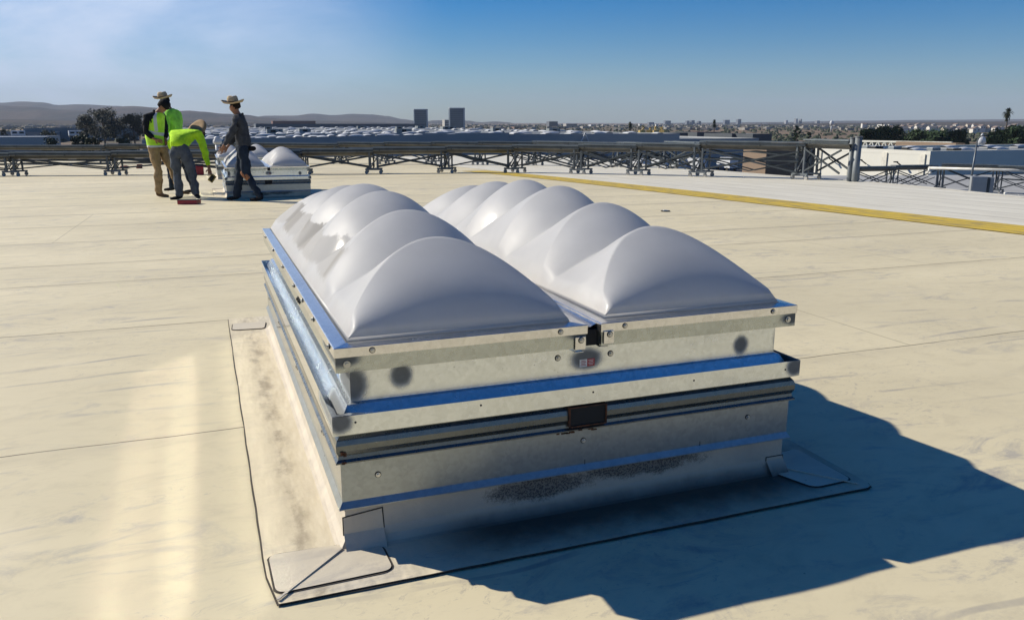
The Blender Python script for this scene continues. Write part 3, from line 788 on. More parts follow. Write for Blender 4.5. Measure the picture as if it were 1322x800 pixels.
# man behind, mostly hidden
q = frame(250, 680, 235, 249.5)
J2 = dict(pelvis=q(250, 385), waist=q(248, 320), chest=q(240, 205), neck=q(212, 145), head=q(192, 112),
          shL=q(225, 190, -.15), elL=q(215, 280, -.22), wrL=q(190, 350, -.2),
          shR=q(250, 195, .16), elR=q(245, 290, .2), wrR=q(215, 350, .15),
          hpL=q(235, 400, -.08), knL=q(200, 530, -.08), anL=q(205, 640, -.08), toL=q(165, 660, -.08),
          hpR=q(262, 400, .08), knR=q(290, 530, .08), anR=q(315, 655, .08), toR=q(275, 676, .08))
person('worker in green shirt and straw hat half hidden behind the black jacket', 235, 249.5, J2, (-1, .1, -.3), 'green', 'navy', 'shoe', hat=((-.10, .15), .19))

# bending man
q = frame(310, 705, 243, 257)
J3 = dict(pelvis=q(285, 395, -.05), waist=q(282, 340, .02), chest=q(295, 295, .28), neck=q(330, 292, .42), head=q(345, 305, .56),
          shL=q(215, 300, .30), elL=q(182, 365, .34), wrL=q(205, 445, .38), hdL=q(225, 480, .38),
          shR=q(375, 300, .30), elR=q(405, 400, .26), wrR=q(432, 510, .22), hdR=q(440, 548, .20),
          hpL=q(248, 410, -.03), knL=q(255, 545, .0), anL=q(262, 680, -.03), toL=q(240, 704, -.10),
          hpR=q(325, 410, -.03), knR=q(350, 545, .0), anR=q(370, 670, -.03), toR=q(390, 692, -.12))
def bx3(t, J, f, side, up):
    for s in 'LR':
        k = J['kn'+s]; skinmesh('knee_strap', {'a': (k+Vector((0, 0, .03)), .084), 'b': (k+Vector((0, 0, -.03)), .08)}, [('a', 'b')], CL['shoe'], t, 2)
bend = person('worker in lime sweatshirt and grey jeans bending over with his back to us', 243, 257, J3, (.35, .5, -.75), 'lime', 'denim', 'shoe', hat=None, extra=bx3, build=1.08)
# his hat, brim towards us
hd = Vector(J3['head'])
Mx = Matrix.Translation(Vector(q(334, 268, .46))) @ Vector((-.30, -.66, .68)).to_track_quat('Z', 'Y').to_matrix().to_4x4()
m = MB().mat(simple('brown_straw', (.30, .19, .09), .85))
R_ = .225
rows = []
for r, z in ((.095, -.004), (.14, -.012), (.19, -.012), (R_, .01), (R_, .016), (.19, -.004), (.14, -.004), (.094, .004), (.097, .03), (.09, .08), (.07, .115), (.03, .112)):
    rows.append([Mx @ Vector((r*cos(2*pi*i/32), r*sin(2*pi*i/32), -z-(.02*cos(2*2*pi*i/32)*(r/R_)**3 if r > .1 else 0))) for i in range(32)])
V_ = m.grid(rows, closed=True); m.face(V_[-1]); m.face(V_[0][::-1]); m.build('straw_hat', bend)
# tool in his hand
Ph = bend.matrix_basis @ Vector(q(450, 578, .20))
t = thing('putty_trowel', 'yellow and black hand tool held just above the roof by the bending man', 'tool', Ph, -YAW)
m = MB().mat(simple('tool_yellow', (.30, .22, .05), .5)); m.box((0, 0, 0), (.10, .04, .15), Matrix.Rotation(radians(38), 4, 'Y')); m.build('tool_body', t, bevel=.008)
m = MB().mat(M['dark']); m.box((0, -.021, 0), (.065, .01, .11), Matrix.Rotation(radians(38), 4, 'Y')); m.build('tool_face', t, bevel=.004)
# red tray at his feet
red = simple('red_plastic', (.30, .012, .025), .45)
P = on_roof(244.5, 263.5)
t = thing('tool_tray', 'low red plastic tray lying on the roof at the feet of the bending man', 'tray', (P.x, P.y, P.z+.004), -YAW)
m = MB().mat(red)
m.box((0, 0, .006), (.33, .20, .012))
for a in (-1, 1): m.box((a*.161, 0, .04), (.01, .20, .056)); m.box((0, a*.096, .04), (.312, .01, .056))
m.build('tray_body', t); m = MB().mat(M['dark']); m.box((0, 0, .072), (.34, .215, .008)); m.build('tray_rim', t)
P = on_roof(257, 226)
t = thing('gas_can', 'small red can standing on the roof behind the bending man', 'can', (P.x, P.y, P.z), 0)
m = MB().mat(red); m.box((0, 0, .14), (.30, .18, .28)); m.build('can_body', t, bevel=.03)
m = MB().mat(M['dark']); m.bar((-.09, 0, .31), (.07, 0, .31), .03); m.tube((.10, 0, .27), (.13, 0, .33), .03); m.build('can_handle', t)
for px, py, lb in ((161, 218, 'small reddish glove lying on the roof by the left rail legs'), (180, 217.5, 'reddish brick lying on the roof left of the workers')):
    P = on_roof(px, py)
    m = MB().mat(simple('faded_red', (.25, .08, .05), .8))
    if px < 170: m.lathe([(.05, 0), (.13, .03), (.11, .10), (.05, .13)], n=10, sx=1.5, smooth=True)
    else: m.box((0, 0, .05), (.22, .11, .10)).box((.02, .02, .13), (.2, .1, .05))
    o = m.build('work_glove' if px < 170 else 'brick', bevel=.008); o.location = P; tag(o, lb, 'glove' if px < 170 else 'brick')
# roof drain mark and vent
P = on_roof(859, 273)
m = MB().mat(M['seal']); m.tube((0, 0, .002), (0, 0, .014), .07, n=16); m.mat(M['galv_dull']).tube((0, 0, .014), (0, 0, .018), .045, n=12)
o = m.build('roof_drain'); o.location = P; tag(o, 'small dark round drain set in the roof behind the right dome', 'drain')

# ------------------------------------------------------------------ rail line on wheeled frames
steel = simple('grey_painted_steel', (.12, .135, .145), .45, .4, var=.2); steel_d = simple('dark_frame_steel', (.055, .065, .07), .5, .4, var=.25); pale = simple('pale_steel_rail', (.20, .22, .225), .4, .6)
wheelm = simple('caster_wheel', (.30, .29, .27), .6); beltm = simple('trough_sheet', (.15, .145, .13), .42, .5)
def rail_section(a, b, ztop, label, group, legs=True, end_columns=False, depth=.30, brace=True):
    a, b = Vector(a), Vector(b); Lh = (b-a).length; ang = math.atan2(b.y-a.y, b.x-a.x); dz = 0
    t = thing('wheeled_rail', label, 'rail', a, ang, group)
    H = ztop-a.z; H2 = H+(b.z-a.z)*0
    # troughed beam: flat top rail, rounded belly
    n = 9
    def ring(x, o): return [Vector((x, o*cos(pi*i/(n-1)), H-.11-.135*sin(pi*i/(n-1)))) for i in range(n)]
    m = MB().mat(beltm); m.grid([ring(0, .17), ring(Lh, .17)])
    m.build('trough', t)
    m = MB().mat(pale)
    for s in (-1, 1): m.box((Lh/2, s*.18, H-.03), (Lh, .05, .035))
    m.box((Lh/2, 0, H-.12), (Lh, .40, .012))
    m.build('top_rail', t)
    m = MB().mat(steel_d)
    m.box((Lh/2, -.21, H-.085), (Lh, .03, .045)); m.box((Lh/2, .21, H-.085), (Lh, .03, .045))
    for k in range(int(Lh/1.5)+1): m.box((min(Lh-.03, .2+k*1.5), -.20, H-.09), (.03, .04, .09))
    m.build('side_channel', t)
    if legs:
        for s in (-1, 1):
            m = MB().mat(steel)
            m.bar((-.12, s*.24, H-.20), (-.12, s*.24, .13), .055); m.bar((.12, s*.24, H-.22), (.12, s*.24, .13), .045)
            m.bar((-.26, s*.24, .14), (.26, s*.24, .14), .05); m.bar((-.12, s*.24, .15), (.12, s*.24, H*.6), .025); m.bar((-.2, s*.24, .18), (-.02, s*.24, .34), .03)
            lg = m.build('leg_frame', t)
            for x in (-.22, .22):
                m = MB().mat(wheelm); m.tube((x, s*.24-.02, .055), (x, s*.24+.02, .055), .055, n=12); m.mat(pale); m.box((x, s*.24, .11), (.05, .06, .05)); m.build('caster', lg)
        m = MB().mat(steel_d); m.bar((0, -.24, .2), (0, .24, H-.3), .035); m.bar((0, .24, .2), (0, -.24, H-.3), .035); m.bar((0, -.24, H-.24), (0, .24, H-.24), .05); m.build('cross_brace', t)
    if brace:
        m = MB().mat(steel_d); x0, x1 = .14, Lh-.14; lo = .22
        for s in (-1, 1):
            m.bar((x0, s*.26, lo), (x1, s*.26, H-.26), .04); m.bar((x0, s*.26, H-.26), (x1, s*.26, lo), .04)
            xm = Lh/2
        if Lh > 1.6 and a.x > 10.4:
            for s in (-1, 1): m.bar((x0, s*.22, H*.5), (xm, s*.22, lo), .028); m.bar((xm, s*.22, lo), (x1, s*.22, H*.5), .028)
        for s in ((-1, 1) if Lh > 2.6 else ()):
                xm = Lh/2; m.bar((x0, s*.25, H*.62), (xm, s*.25, H-.28), .03); m.bar((xm, s*.25, H-.28), (x1, s*.25, H*.62), .03); m.bar((x0, s*.25, H*.5), (x1, s*.25, H*.5), .035)
        m.build('scissor_brace', t)
    if end_columns:
        for x, w_, h_ in ((Lh-.05, .055, H+.02), (Lh+.12, .08, H+.05)):
            m = MB().mat(simple('end_column', (.17, .185, .19), .55, .2)); m.tube((x, 0, -.6), (x, 0, h_), w_, n=14); m.tube((x, 0, h_), (x, 0, h_+.02), w_*1.15, n=14); m.build('column', t)
    return t
FRONT = [(-150, 228, .27), (20, 227, .29), (150, 226, .32), (300, 225, .36), (392, 225, .39), (483, 224, .44), (577, 223, .48), (665, 223, .52), (750, 224.5, .57), (824, 226, .62), (905, 228, .69), (1040, 231.5, .79), (1098, 234.5, .84)]
pts = []
for px, py, zt in FRONT:
    P = on_roof(px, py); pts.append((P, zt))
WH = ['behind the men at the far left', 'behind the left edge trees', 'directly behind the man in the vest', 'behind the walking man', 'just right of the far skylight', 'below the first glass tower', 'below the second glass tower',
      'right of the glass towers', 'above the start of the yellow line', 'below the first palm', 'below the dark lower wall', 'ending in two thick columns at the roof edge']
for k in range(len(pts)-1):
    (a, z0), (b, z1) = pts[k], pts[k+1]
    rail_section((a.x, a.y, a.z), (b.x, b.y, b.z), (z0+z1)/2, 'front grey wheeled rail section '+WH[k], 'rail sections standing on the roof', end_columns=(k == len(pts)-2))
BACK = [(-160, 213, .12), (-20, 213, .16), (140, 212, .22), (300, 211.5, .28), (440, 211.5, .36), (500, 212, .40), (560, 212.5, .43), (620, 213, .46), (690, 213.5, .49), (745, 214.5, .52), (800, 215.5, .48), (862, 217.5, .56), (912, 219.5, .62)]
pts = []
for px, py, zt in BACK:
    P = on_roof(px, py); P.x = min(P.x, xedge(P.y)-.4); pts.append((P, zt))
WB = ['far left', 'left edge', 'seen under the front rail near the glove', 'behind the workers', 'right of the walking man', 'left of the first tower', 'between the towers', 'behind the front rail by the yellow line start',
      'above the yellow line bend', 'left of the ladder on the facade', 'under the boom lifts', 'last one before the roof edge']
for k in range(len(pts)-1):
    (a, z0), (b, z1) = pts[k], pts[k+1]
    rail_section(a, b, (z0+z1)/2, 'rear grey wheeled rail section '+WB[k], 'rail sections standing on the roof')

# ------------------------------------------------------------------ lower roof to the right
ZL = -1.9
lowm = simple('grey_lower_roof', (.34, .34, .33), .85, var=.12, scale=.5, bump=.2)
m = MB().mat(lowm)
m.poly([(12.5, -14, ZL), (70, -14, ZL), (70, 34, ZL), (46, 34, ZL), (17.6, 42, ZL), (15.4, 24, ZL), (14, 10, ZL), (13, 4, ZL)])
kind(m.build('lower_roof'))
def lowp(px, py): return on_z(px, py, ZL)
A = lowp(1108, 243); B = lowp(1160, 244); C_ = lowp(1205, 244); 
LR = [(lowp(1100, 246), lowp(1150, 245), -.78, 'first lower rail section right of the thick columns'), (lowp(1150, 245), lowp(1204, 244), -.74, 'second lower rail section under the cream wall'),
      (lowp(1212, 246), lowp(1285, 249), -.62, 'lower rail section passing behind the grey cabinet'), (lowp(1285, 249), lowp(1372, 254), -.64, 'lower rail section at the right edge of the picture')]
for a, b, zt, lb in LR:
    rail_section(a, b, zt, lb+', on the grey lower roof', 'rail sections on the lower roof')
# white pipe over the lower sections
a = at(1200, 217, (LR[2][0]-CAM).dot(FW)-.3); b = at(1400, 222, (LR[3][1]-CAM).dot(FW)-.3)
t = thing('white_pipe', 'long white pipe running above the lower rail frames at the right', 'pipe', a)
mw = simple('white_pipe_paint', (.62, .60, .54), .4)
m = MB().mat(mw); m.tube((0, 0, 0), b-a, .062, n=14); m.build('pipe_run', t)
m = MB().mat(mw); m.tube((0, 0, 0), (0, 0, -.22), .06, n=12); m.tube((0, 0, -.22), (.0, -.14, -.22), .05, n=12); m.tube((-.02, 0, 0), (.06, 0, 0), .075, n=12); m.build('elbow', t)
a = lowp(1277, 253.5); b = lowp(1297, 254); a.z += .07; b.z += .07
t = thing('floor_pipe', 'short white pipe lying behind the roof edge beside the grey cabinet', 'pipe', a)
m = MB().mat(mw); m.tube((0, 0, 0), b-a, .05, n=12); m.build('pipe_run', t); m = MB().mat(mw); m.tube(b-a, b-a+Vector((0, 0, .12)), .055, n=12); m.build('elbow', t)
# grey cabinet
P = at(1265, 240, 23); d = 23
t = thing('utility_cabinet', 'grey upright utility cabinet standing on the lower roof by the gooseneck lamp', 'cabinet', (P.x, P.y, ZL), -YAW-.35)
cm = simple('cabinet_grey', (.30, .31, .31), .5, .2, var=.06)
hh = at(1265, 227.5, 23).z-ZL
m = MB().mat(cm); m.box((-.05, 0, hh/2), (.40, .30, hh)); m.build('cabinet_body', t, bevel=.01)
m = MB().mat(steel_d); m.box((.19, -.03, hh/2), (.06, .24, hh-.04)); m.build('side_duct', t)
m = MB().mat(cm); m.box((.27, 0, hh/2-.01), (.10, .26, hh-.02)); m.build('side_box', t)
m = MB().mat(cm); m.box((-.05, -.157, hh/2), (.34, .012, hh-.14)); dr = m.build('cabinet_door', t)
m = MB().mat(M['dark']); m.box((.08, -.17, hh*.7), (.02, .014, .08)); m.build('handle', dr)
# gooseneck lamp
P = lowp(1250, 254); Dg = (P-CAM).dot(FW)
top = at(1256, 174, Dg).z-ZL
t = thing('gooseneck_lamp', 'thin grey gooseneck lamp post rising beside the cabinet at the right', 'lamp post', P, -YAW)
m = MB().mat(steel); m.tube((0, 0, 0), (.08, 0, top-.34), .05, .032, n=10); m.tube((.0, 0, 0), (0, 0, .05), .09, n=12)
pv = Vector((.08, 0, top-.34))
for k in range(1, 9):
    a_ = k/8*pi*.55; nx = Vector((.08+.24*(1-cos(a_)), 0, top-.34+.32*sin(a_))); m.tube(pv, nx, .028, n=8); pv = nx
m.build('post', t); m = MB().mat(steel_d); m.box((pv.x+.06, 0, pv.z-.02), (.16, .08, .05), taper=.7); m.build('lamp_head', t, bevel=.01)

# ------------------------------------------------------------------ trees
def leafm(name, col):
    t = NT(name); n = t.noise(t.vec(), .7, 3); oi = t.n('ShaderNodeObjectInfo')
    c = t.mix(t.ramp(n, .3, .7), tuple(x*.6 for x in col), tuple(x*1.4 for x in col)); t.set(Base_Color=c, Roughness=.7, Specular_IOR_Level=.2); return t.m
LM = {'euc': leafm('eucalyptus_leaves', (.060, .068, .050)), 'dark': leafm('dark_green_leaves', (.035, .062, .026)), 'palm': leafm('palm_fronds', (.035, .045, .022)), 'bush': leafm('scrub_leaves', (.045, .055, .03))}
bark = simple('bark', (.16, .125, .095), .9, var=.3, scale=2)
def tree_at(name, label, base, h, wd, leaf, group, trunk=.35, n=26, leafs=90, ls=.35, seed=0, open_=.2, cat='tree'):
    rnd = random.Random(seed)
    t = thing(name, label, cat, base, rnd.uniform(0, 6), group)
    m = MB().mat(bark); top = Vector((rnd.uniform(-.06, .06)*h, 0, h*.72)); r = max(.12, h*.022)
    m.tube((0, 0, 0), Vector((top.x*.5, 0, h*trunk)), r*1.3, r, n=8); m.tube(Vector((top.x*.5, 0, h*trunk)), top, r, r*.35, n=7)
    cl = []
    for k in range(n):
        a = rnd.uniform(0, 2*pi); z = trunk+(1-trunk)*rnd.random()**.85; env = sin(pi*min(1, max(.12, (z-trunk*.7)/(1.08-trunk*.7))))**.6
        rr = wd/2*env*sqrt(rnd.random()); c = Vector((rr*cos(a), rr*sin(a), h*(z*.96)-.02*h)); sz = wd*rnd.uniform(.09, .19)
        cl.append((c, sz)); s0 = Vector((top.x*.5, 0, h*trunk)).lerp(top, min(.95, max(0, (z-trunk)*.9)))
        if k % 2 == 0: m.tube(s0, c, r*.3, r*.1, n=5, cap=False)
    m.build('trunk', t)
    m = MB().mat(LM[leaf])
    for c, sz in cl:
        for j in range(leafs):
            d = Vector((rnd.gauss(0, 1), rnd.gauss(0, 1), rnd.gauss(0, .7))).normalized()*(sz*rnd.random()**.45)
            p = c+d; u = Vector((rnd.gauss(0, 1), rnd.gauss(0, 1), rnd.gauss(0, 1))).normalized(); v = u.orthogonal().normalized(); q_ = ls*rnd.uniform(.5, 1.2)
            m.poly([p-u*q_, p+v*q_*.5, p+u*q_, p-v*q_*.5])
    m.build('crown', t, fixn=False)
    return t
ZG = -11
def ground(px, D): P = at(px, 160, D); return Vector((P.x, P.y, ZG))
def htop(px, py, D): return at(px, py, D).z-ZG
def ztree(px, top, D, wpx, *a, **k):
    return tree_at(a[0], a[1], ground(px, D), htop(px, top, D), wpx*D/F, *a[2:], **k)
G1 = 'trees beyond the warehouse roof'
ztree(133, 141.5, 400, 46, 'eucalyptus_tree', 'tallest dark eucalyptus tree left of the man in the vest', 'euc', G1, trunk=.3, n=60, leafs=110, ls=.55, seed=3)
ztree(172, 148, 410, 38, 'eucalyptus_tree', 'second dark eucalyptus tree, nearest to the man in the vest', 'euc', G1, trunk=.25, n=46, leafs=100, ls=.55, seed=5)
ztree(110, 148, 395, 24, 'eucalyptus_tree', 'slim eucalyptus leaning out at the left of the clump', 'euc', G1, trunk=.35, n=26, leafs=90, ls=.5, seed=8)
for i, (px, ty, w_, D, lb) in enumerate(((58, 169, 26, 430, 'round dark bush by the white trailer at the left'), (2, 167, 10, 430, 'small bush at the left picture edge'), (100, 176, 34, 240, 'wide low dark bush left of the eucalyptus'), (70, 180, 36, 240, 'low dark bush in front of the grey shed'),
        (122, 179, 40, 235, 'dark bush at the foot of the tall eucalyptus'), (160, 179, 36, 240, 'dark bush below the second eucalyptus'), (28, 175, 20, 460, 'dull bush behind the white building at the left'))):
    ztree(px, ty, D, w_, 'dark_bush', lb, 'bush', 'dark bushes left of the workers', trunk=.1, n=24, leafs=70, ls=.45, seed=20+i, cat='bush')
for i, (px, ty, w_, D, lb) in enumerate(((1126, 168, 30, 330, 'leftmost round tree of the dark row above the cream wall'), (1150, 164.5, 34, 335, 'tallest round tree of the dark row above the cream wall'), (1185, 169, 30, 330, 'round tree in the middle of the dark row right of the truss start'), (1210, 170, 30, 325, 'dark tree left of the brown rooftop box'), (1235, 168.5, 26, 335, 'dark tree just above the brown rooftop box'),
        (1300, 164, 30, 300, 'large dark tree below the tall palm at the right edge'), (1318, 163, 26, 290, 'dark tree cut by the right picture edge'), (1286, 178, 12, 280, 'small pale tree left of the tall palm'))):
    ztree(px, ty-1, D, w_*1.25, 'round_tree', lb, 'dark', 'dark trees on the right', trunk=.05, n=60, leafs=110, ls=.50, seed=40+i)
for i, (px, ty, w_, D, lb) in enumerate(((1030, 161, 10, 380, 'narrow dark conifer left of the white water tower'), (1045, 170, 7, 380, 'small dark conifer right of the narrow one'))):
    ztree(px, ty, D, w_, 'conifer', lb, 'dark', 'conifers', trunk=.1, n=24, leafs=70, ls=.4, seed=60+i)
def palm(px, ty, D, label, r=2.2):
    b = ground(px, D); h = htop(px, ty, D)
    t = thing('palm_tree', label, 'palm', b, px, 'palms on the skyline')
    m = MB().mat(bark); m.tube((0, 0, 0), (.3, 0, h*.5), .32, .24, n=8); m.tube((.3, 0, h*.5), (.2, 0, h-r*.6), .24, .2, n=8); m.build('trunk', t)
    m = MB().mat(LM['palm']); rnd = random.Random(px); c = Vector((.2, 0, h-r*.7))
    for k in range(70):
        a = rnd.uniform(0, 2*pi); e = rnd.uniform(-1.3, 1.2); d = Vector((cos(a)*cos(e), sin(a)*cos(e), sin(e))); w_ = d.cross(Vector((0, 0, 1))).normalized()*.16
        l = r*rnd.uniform(.75, 1.05); p1 = c+d*l*.55; p2 = c+d*l-Vector((0, 0, l*.25))
        m.poly([c-w_, c+w_, p1+w_*1.6, p1-w_*1.6]); m.poly([p1-w_*1.6, p1+w_*1.6, p2])
    for k in range(50):                                   # skirt of dry fronds
        a = rnd.uniform(0, 2*pi); z = rnd.uniform(-2.6, -.3); p = c+Vector((cos(a)*.55, sin(a)*.55, z)); m.poly([p, p+Vector((cos(a)*.35, sin(a)*.35, -.9)), p+Vector((-sin(a)*.35, cos(a)*.35, -.7))])
    m.build('crown', t, fixn=False)
palm(814, 156.5, 420, 'dark palm standing left of the boom lifts', 1.7)
palm(922, 154, 420, 'slim dark palm above the dark roofs', 1.5)
palm(1299, 138.5, 300, 'tall palm rising above the trees at the right edge', 2.6)

# ------------------------------------------------------------------ buildings
def bm_(col, rough=.8, var=.06): return simple('wall_paint', col, rough, var=var, scale=.08)
shadewall = simple('blue_grey_wall', (.30, .31, .315), .8, var=.06, scale=.05); creamw = simple('cream_wall', (.66, .64, .56), .8, var=.05, scale=.1); whiter = simple('grey_roof_sheet', (.19, .20, .20), .7, var=.35, scale=.05)
domem = simple('pale_dome', (.50, .51, .52), .5); tanw = simple('tan_wall', (.24, .17, .115), .85, var=.08); glass = simple('dark_glass', (.05, .07, .09), .15, .3, var=.2)
def block(name, label, cat, x0, x1, y0, y1, zt, wall, roof, group=None, par=.5, windows=None, zb=ZG):
    t = thing(name, label, cat, ((x0+x1)/2, y0, zb), 0, group); cx = (x0+x1)/2
    m = MB().mat(wall); m.box((0, (y1-y0)/2, (zt-zb)/2), (x1-x0, y1-y0, zt-zb)); m.build('wall', t)
    w = .3 if x1-x0 < 60 else .5
    m = MB().mat(roof); m.box((0, (y1-y0)/2, zt-zb+.02), (x1-x0-2*w, y1-y0-2*w, .06)); m.build('roof', t)
    m = MB().mat(wall); m.sweep([(0.02, zt-zb-.1), (0.02, zt-zb+par), (-w, zt-zb+par), (-w, zt-zb-.1)], x0-cx, x1-cx, 0, y1-y0); m.build('parapet', t)
    if windows:
        nx, nz, fz0, fz1 = windows; H = zt-zb; Wd = x1-x0
        for k in range(nz):
            z = fz0+(fz1-fz0)*(k+.5)/nz
            m = MB().mat(glass); m.box((0, -.03, z*H), (Wd*.9, .08, H*(fz1-fz0)/nz*.55)); m.build('window_band', t)
    return t
FY = 186
wx0, wx1 = -8, at(880, 175, 212).x
zt = -1.75
t = block('warehouse', 'huge neighbouring warehouse with a long blue grey wall and a roof full of skylights', 'warehouse', wx0, wx1, FY, 470, zt, shadewall, whiter, par=.15)
# wall joints and dock doors
for k in range(10):
    x = (wx0+wx1)/2; xx = 70+k*8.2-x
    if xx+x > wx1-4: continue
    m = MB().mat(M['dark'] if k % 3 else simple('dock_door', (.12, .16, .22), .6)); m.box((xx, -.06, 2.2), (4.6, .16, 4.2)); m.build('dock_door', t)
A_, B_ = at(880, 182, 214), at(1014, 182, 214)
block('low_warehouse', 'lower blue grey warehouse continuing to the right of the long grey wall', 'warehouse', wx1+.5, B_.x, FY+2, FY+70, B_.z, shadewall, whiter, par=.5)
def textpart(parent, s, size, loc, mat, name='lettering', ext=.02):
    cu = bpy.data.curves.new(name, 'FONT'); cu.body = s; cu.size = size; cu.extrude = ext; cu.align_x = 'CENTER'; cu.align_y = 'CENTER'
    o = bpy.data.objects.new(name, cu); COL.objects.link(o); dg = bpy.context.evaluated_depsgraph_get()
    me = bpy.data.meshes.new_from_object(o.evaluated_get(dg)); bpy.data.objects.remove(o); me.materials.clear(); me.materials.append(mat)
    n = link(bpy.data.objects.new(name, me), parent); n.location = loc; n.rotation_euler = (pi/2, 0, 0); return n
for px, py, w_, h_, txt, dk, lb in ((528, 180.5, 9, 7, '7"', 0, 'white square sign with a black 7 on the long grey wall'), (604, 181, 10, 7, '177', 0, 'pale number plate with thin dark figures on the long grey wall'), (631, 178.5, 10, 5.5, '20', 1, 'black framed number sign on the long grey wall')):
    P = on_y(px, py, FY-.2); D = (P-CAM).dot(FW); s_ = D/F
    t = thing('wall_sign', lb, 'sign', P)
    m = MB().mat(simple('sign_face', (.55, .56, .55) if not dk else (.02, .025, .03), .6)); m.box((0, 0, 0), (w_*s_, .12, h_*s_)); m.build('panel', t)
    if dk: m = MB().mat(simple('sign_field', (.22, .27, .32), .6)); m.box((0, -.08, 0), ((w_-2)*s_, .06, (h_-2)*s_)); m.build('field', t)
    textpart(t, txt, h_*s_*1.05, (0, -.13, 0), M['dark'])
WP = [(-8, 124), (11, 137), (70, FY-.01), (-8, FY-.01)]
tw = thing('warehouse_wing', 'slanting front wing of the big warehouse with skylights, right of the walking man', 'warehouse', (WP[0][0], WP[0][1], ZG))
m = MB().mat(shadewall); rel = [(x-WP[0][0], y-WP[0][1]) for x, y in WP]; hh_ = zt-ZG
for i in range(4): p_, q_ = rel[i], rel[(i+1) % 4]; m.poly([(p_[0], p_[1], 0), (q_[0], q_[1], 0), (q_[0], q_[1], hh_+.5), (p_[0], p_[1], hh_+.5)])
m.build('wall', tw); m = MB().mat(whiter); m.poly([(x, y, hh_) for x, y in rel]); m.build('roof', tw)
# rooftop skylights of that warehouse
def small_sky():
    m = MB().mat(shadewall); m.box((0, 0, .15), (2.3, 4.6, .3)); m.mat(domem)
    rows = []
    for j in range(9):
        b = j/8; rows.append([((cos(pi*i/8))*-1.05, -2.2+4.4*b, .3+.5*sin(pi*i/8)*sin(pi*min(.93, max(.07, b)))**.5) for i in range(9)])
    m.grid(rows); o = m.build('rooftop_skylight'); return o
s0 = small_sky(); first = True; cnt = 0
for j, y in enumerate((132, 138, 144, 150, 156, 163, 170, 178, 190, 197, 205, 214, 224, 236, 250, 266, 285, 308, 336, 370, 410, 450)):
    for i in range(16):
        x = -7+i*8.0+(j % 2)*4+random.uniform(-.8, .8)
        if x > wx1-4 or (y < 187 and (x < -6 or (y-1 < 124+(x+8)*13/19) or (y-2 < 137+(x-11)*.83))): continue
        if first: o = s0; first = False
        else: o = s0.copy(); COL.objects.link(o)
        k = random.random(); o.location = (x, y+random.uniform(-.8, .8), zt+.05); o.scale = (random.uniform(.65, .95),)*2+(random.uniform(.5, .8),); o.rotation_euler = (0, 0, random.choice((0, 0, pi/2)))
        tag(o, 'small pale domed skylight, one of many rows on the neighbouring warehouse roof', 'skylight', 'skylights on the neighbouring warehouse roof'); cnt += 1
# rooftop units
rn = random.Random(4)
unitm = simple('air_unit', (.22, .24, .24), .6)
for i in range(14):
    x = rn.uniform(0, wx1-8); y = rn.uniform(200, 440); P = Vector((x, y, zt+.05))
    m = MB().mat(unitm); m.box((0, 0, .6), (rn.uniform(2, 4.5), 2.4, 1.2)); m.mat(M['dark']).box((0, -1.22, .7), (1.2, .06, .5)); o = m.build('air_unit'); o.location = P
    tag(o, 'boxy grey air unit on the neighbouring warehouse roof', 'air unit', 'air units on the neighbouring warehouse roof')
# roof ladder, lifts
P = on_y(755, 180, FY-.6)
t = thing('roof_ladder', 'small white A shaped frame at the top of the long grey wall', 'ladder', P)
m = MB().mat(domem); m.bar((-1.1, 0, -.7), (.1, 0, 1.6), .22); m.bar((1.1, 0, -.7), (.1, 0, 1.6), .22); m.bar((-.5, 0, .3), (.6, 0, .3), .18); m.build('frame', t); 
m = MB().mat(unitm); m.box((0, .2, -.75), (2.6, .6, .15)); m.build('base', t)
ly = simple('lift_yellow', (.42, .30, .10), .5)
for i, (px, e) in enumerate(((828, 7), (838, 4), (846, 6), (855, 3))):
    P = on_y(px, 182, FY+12); P.z = zt+.08
    t = thing('boom_lift', ['tallest yellow boom lift, leftmost of the four above the grey wall', 'yellow boom lift second from the left above the grey wall', 'yellow boom lift third from the left above the grey wall', 'lowest yellow boom lift, rightmost of the four above the grey wall'][i], 'lift', P, i*.7, 'boom lifts on the roof beyond')
    m = MB().mat(ly); m.box((0, 0, .5), (1.6, 1.2, .6)); m.build('chassis', t)
    m = MB().mat(ly); m.bar((0, 0, .8), (.8, 0, 1.2+e*.05), .3); m.bar((.8, 0, 1.2+e*.05), (-.5, 0, 1.4+e*.12), .28); m.build('boom', t)
    m = MB().mat(simple('lift_basket', (.5, .5, .48), .6)); m.box((-.6, 0, 1.4+e*.12), (.7, .7, .5)); m.build('basket', t)
# parked trucks in front of the wall
wht = simple('white_truck', (.62, .64, .66), .4, var=.04)
TR = [(800, 'first white box truck at the foot of the grey wall, below the palm'), (824, 'second white truck at the foot of the grey wall'), (848, 'white box truck in the middle of the parked row'), (872, 'fourth white truck of the parked row'), (896, 'fifth white truck of the parked row'), (938, 'lone white truck at the right end of the parked row')]
for i, (px, lb) in enumerate(TR):
    P = on_y(px, 214, FY-8); P.z = ZG
    t = thing('box_truck', lb, 'truck', P, rn.uniform(-.08, .08)+pi/2, 'trucks parked by the grey wall')
    m = MB().mat(wht); m.box((-1, 0, 2.1), (5, 2.4, 2.6)); m.build('cargo_box', t); m = MB().mat(wht); m.box((2.6, 0, 1.4), (1.8, 2.2, 1.7), taper=.9); cb = m.build('cab', t, bevel=.1)
    m = MB().mat(glass); m.box((3.45, 0, 1.8), (.1, 1.8, .7)); m.build('windscreen', cb)
    for x in (-2.2, 2.4):
        for s in (-1, 1): m = MB().mat(M['dark']); m.tube((x, s*1.0, .5), (x, s*1.2, .5), .5, n=12); m.build('wheel', t)
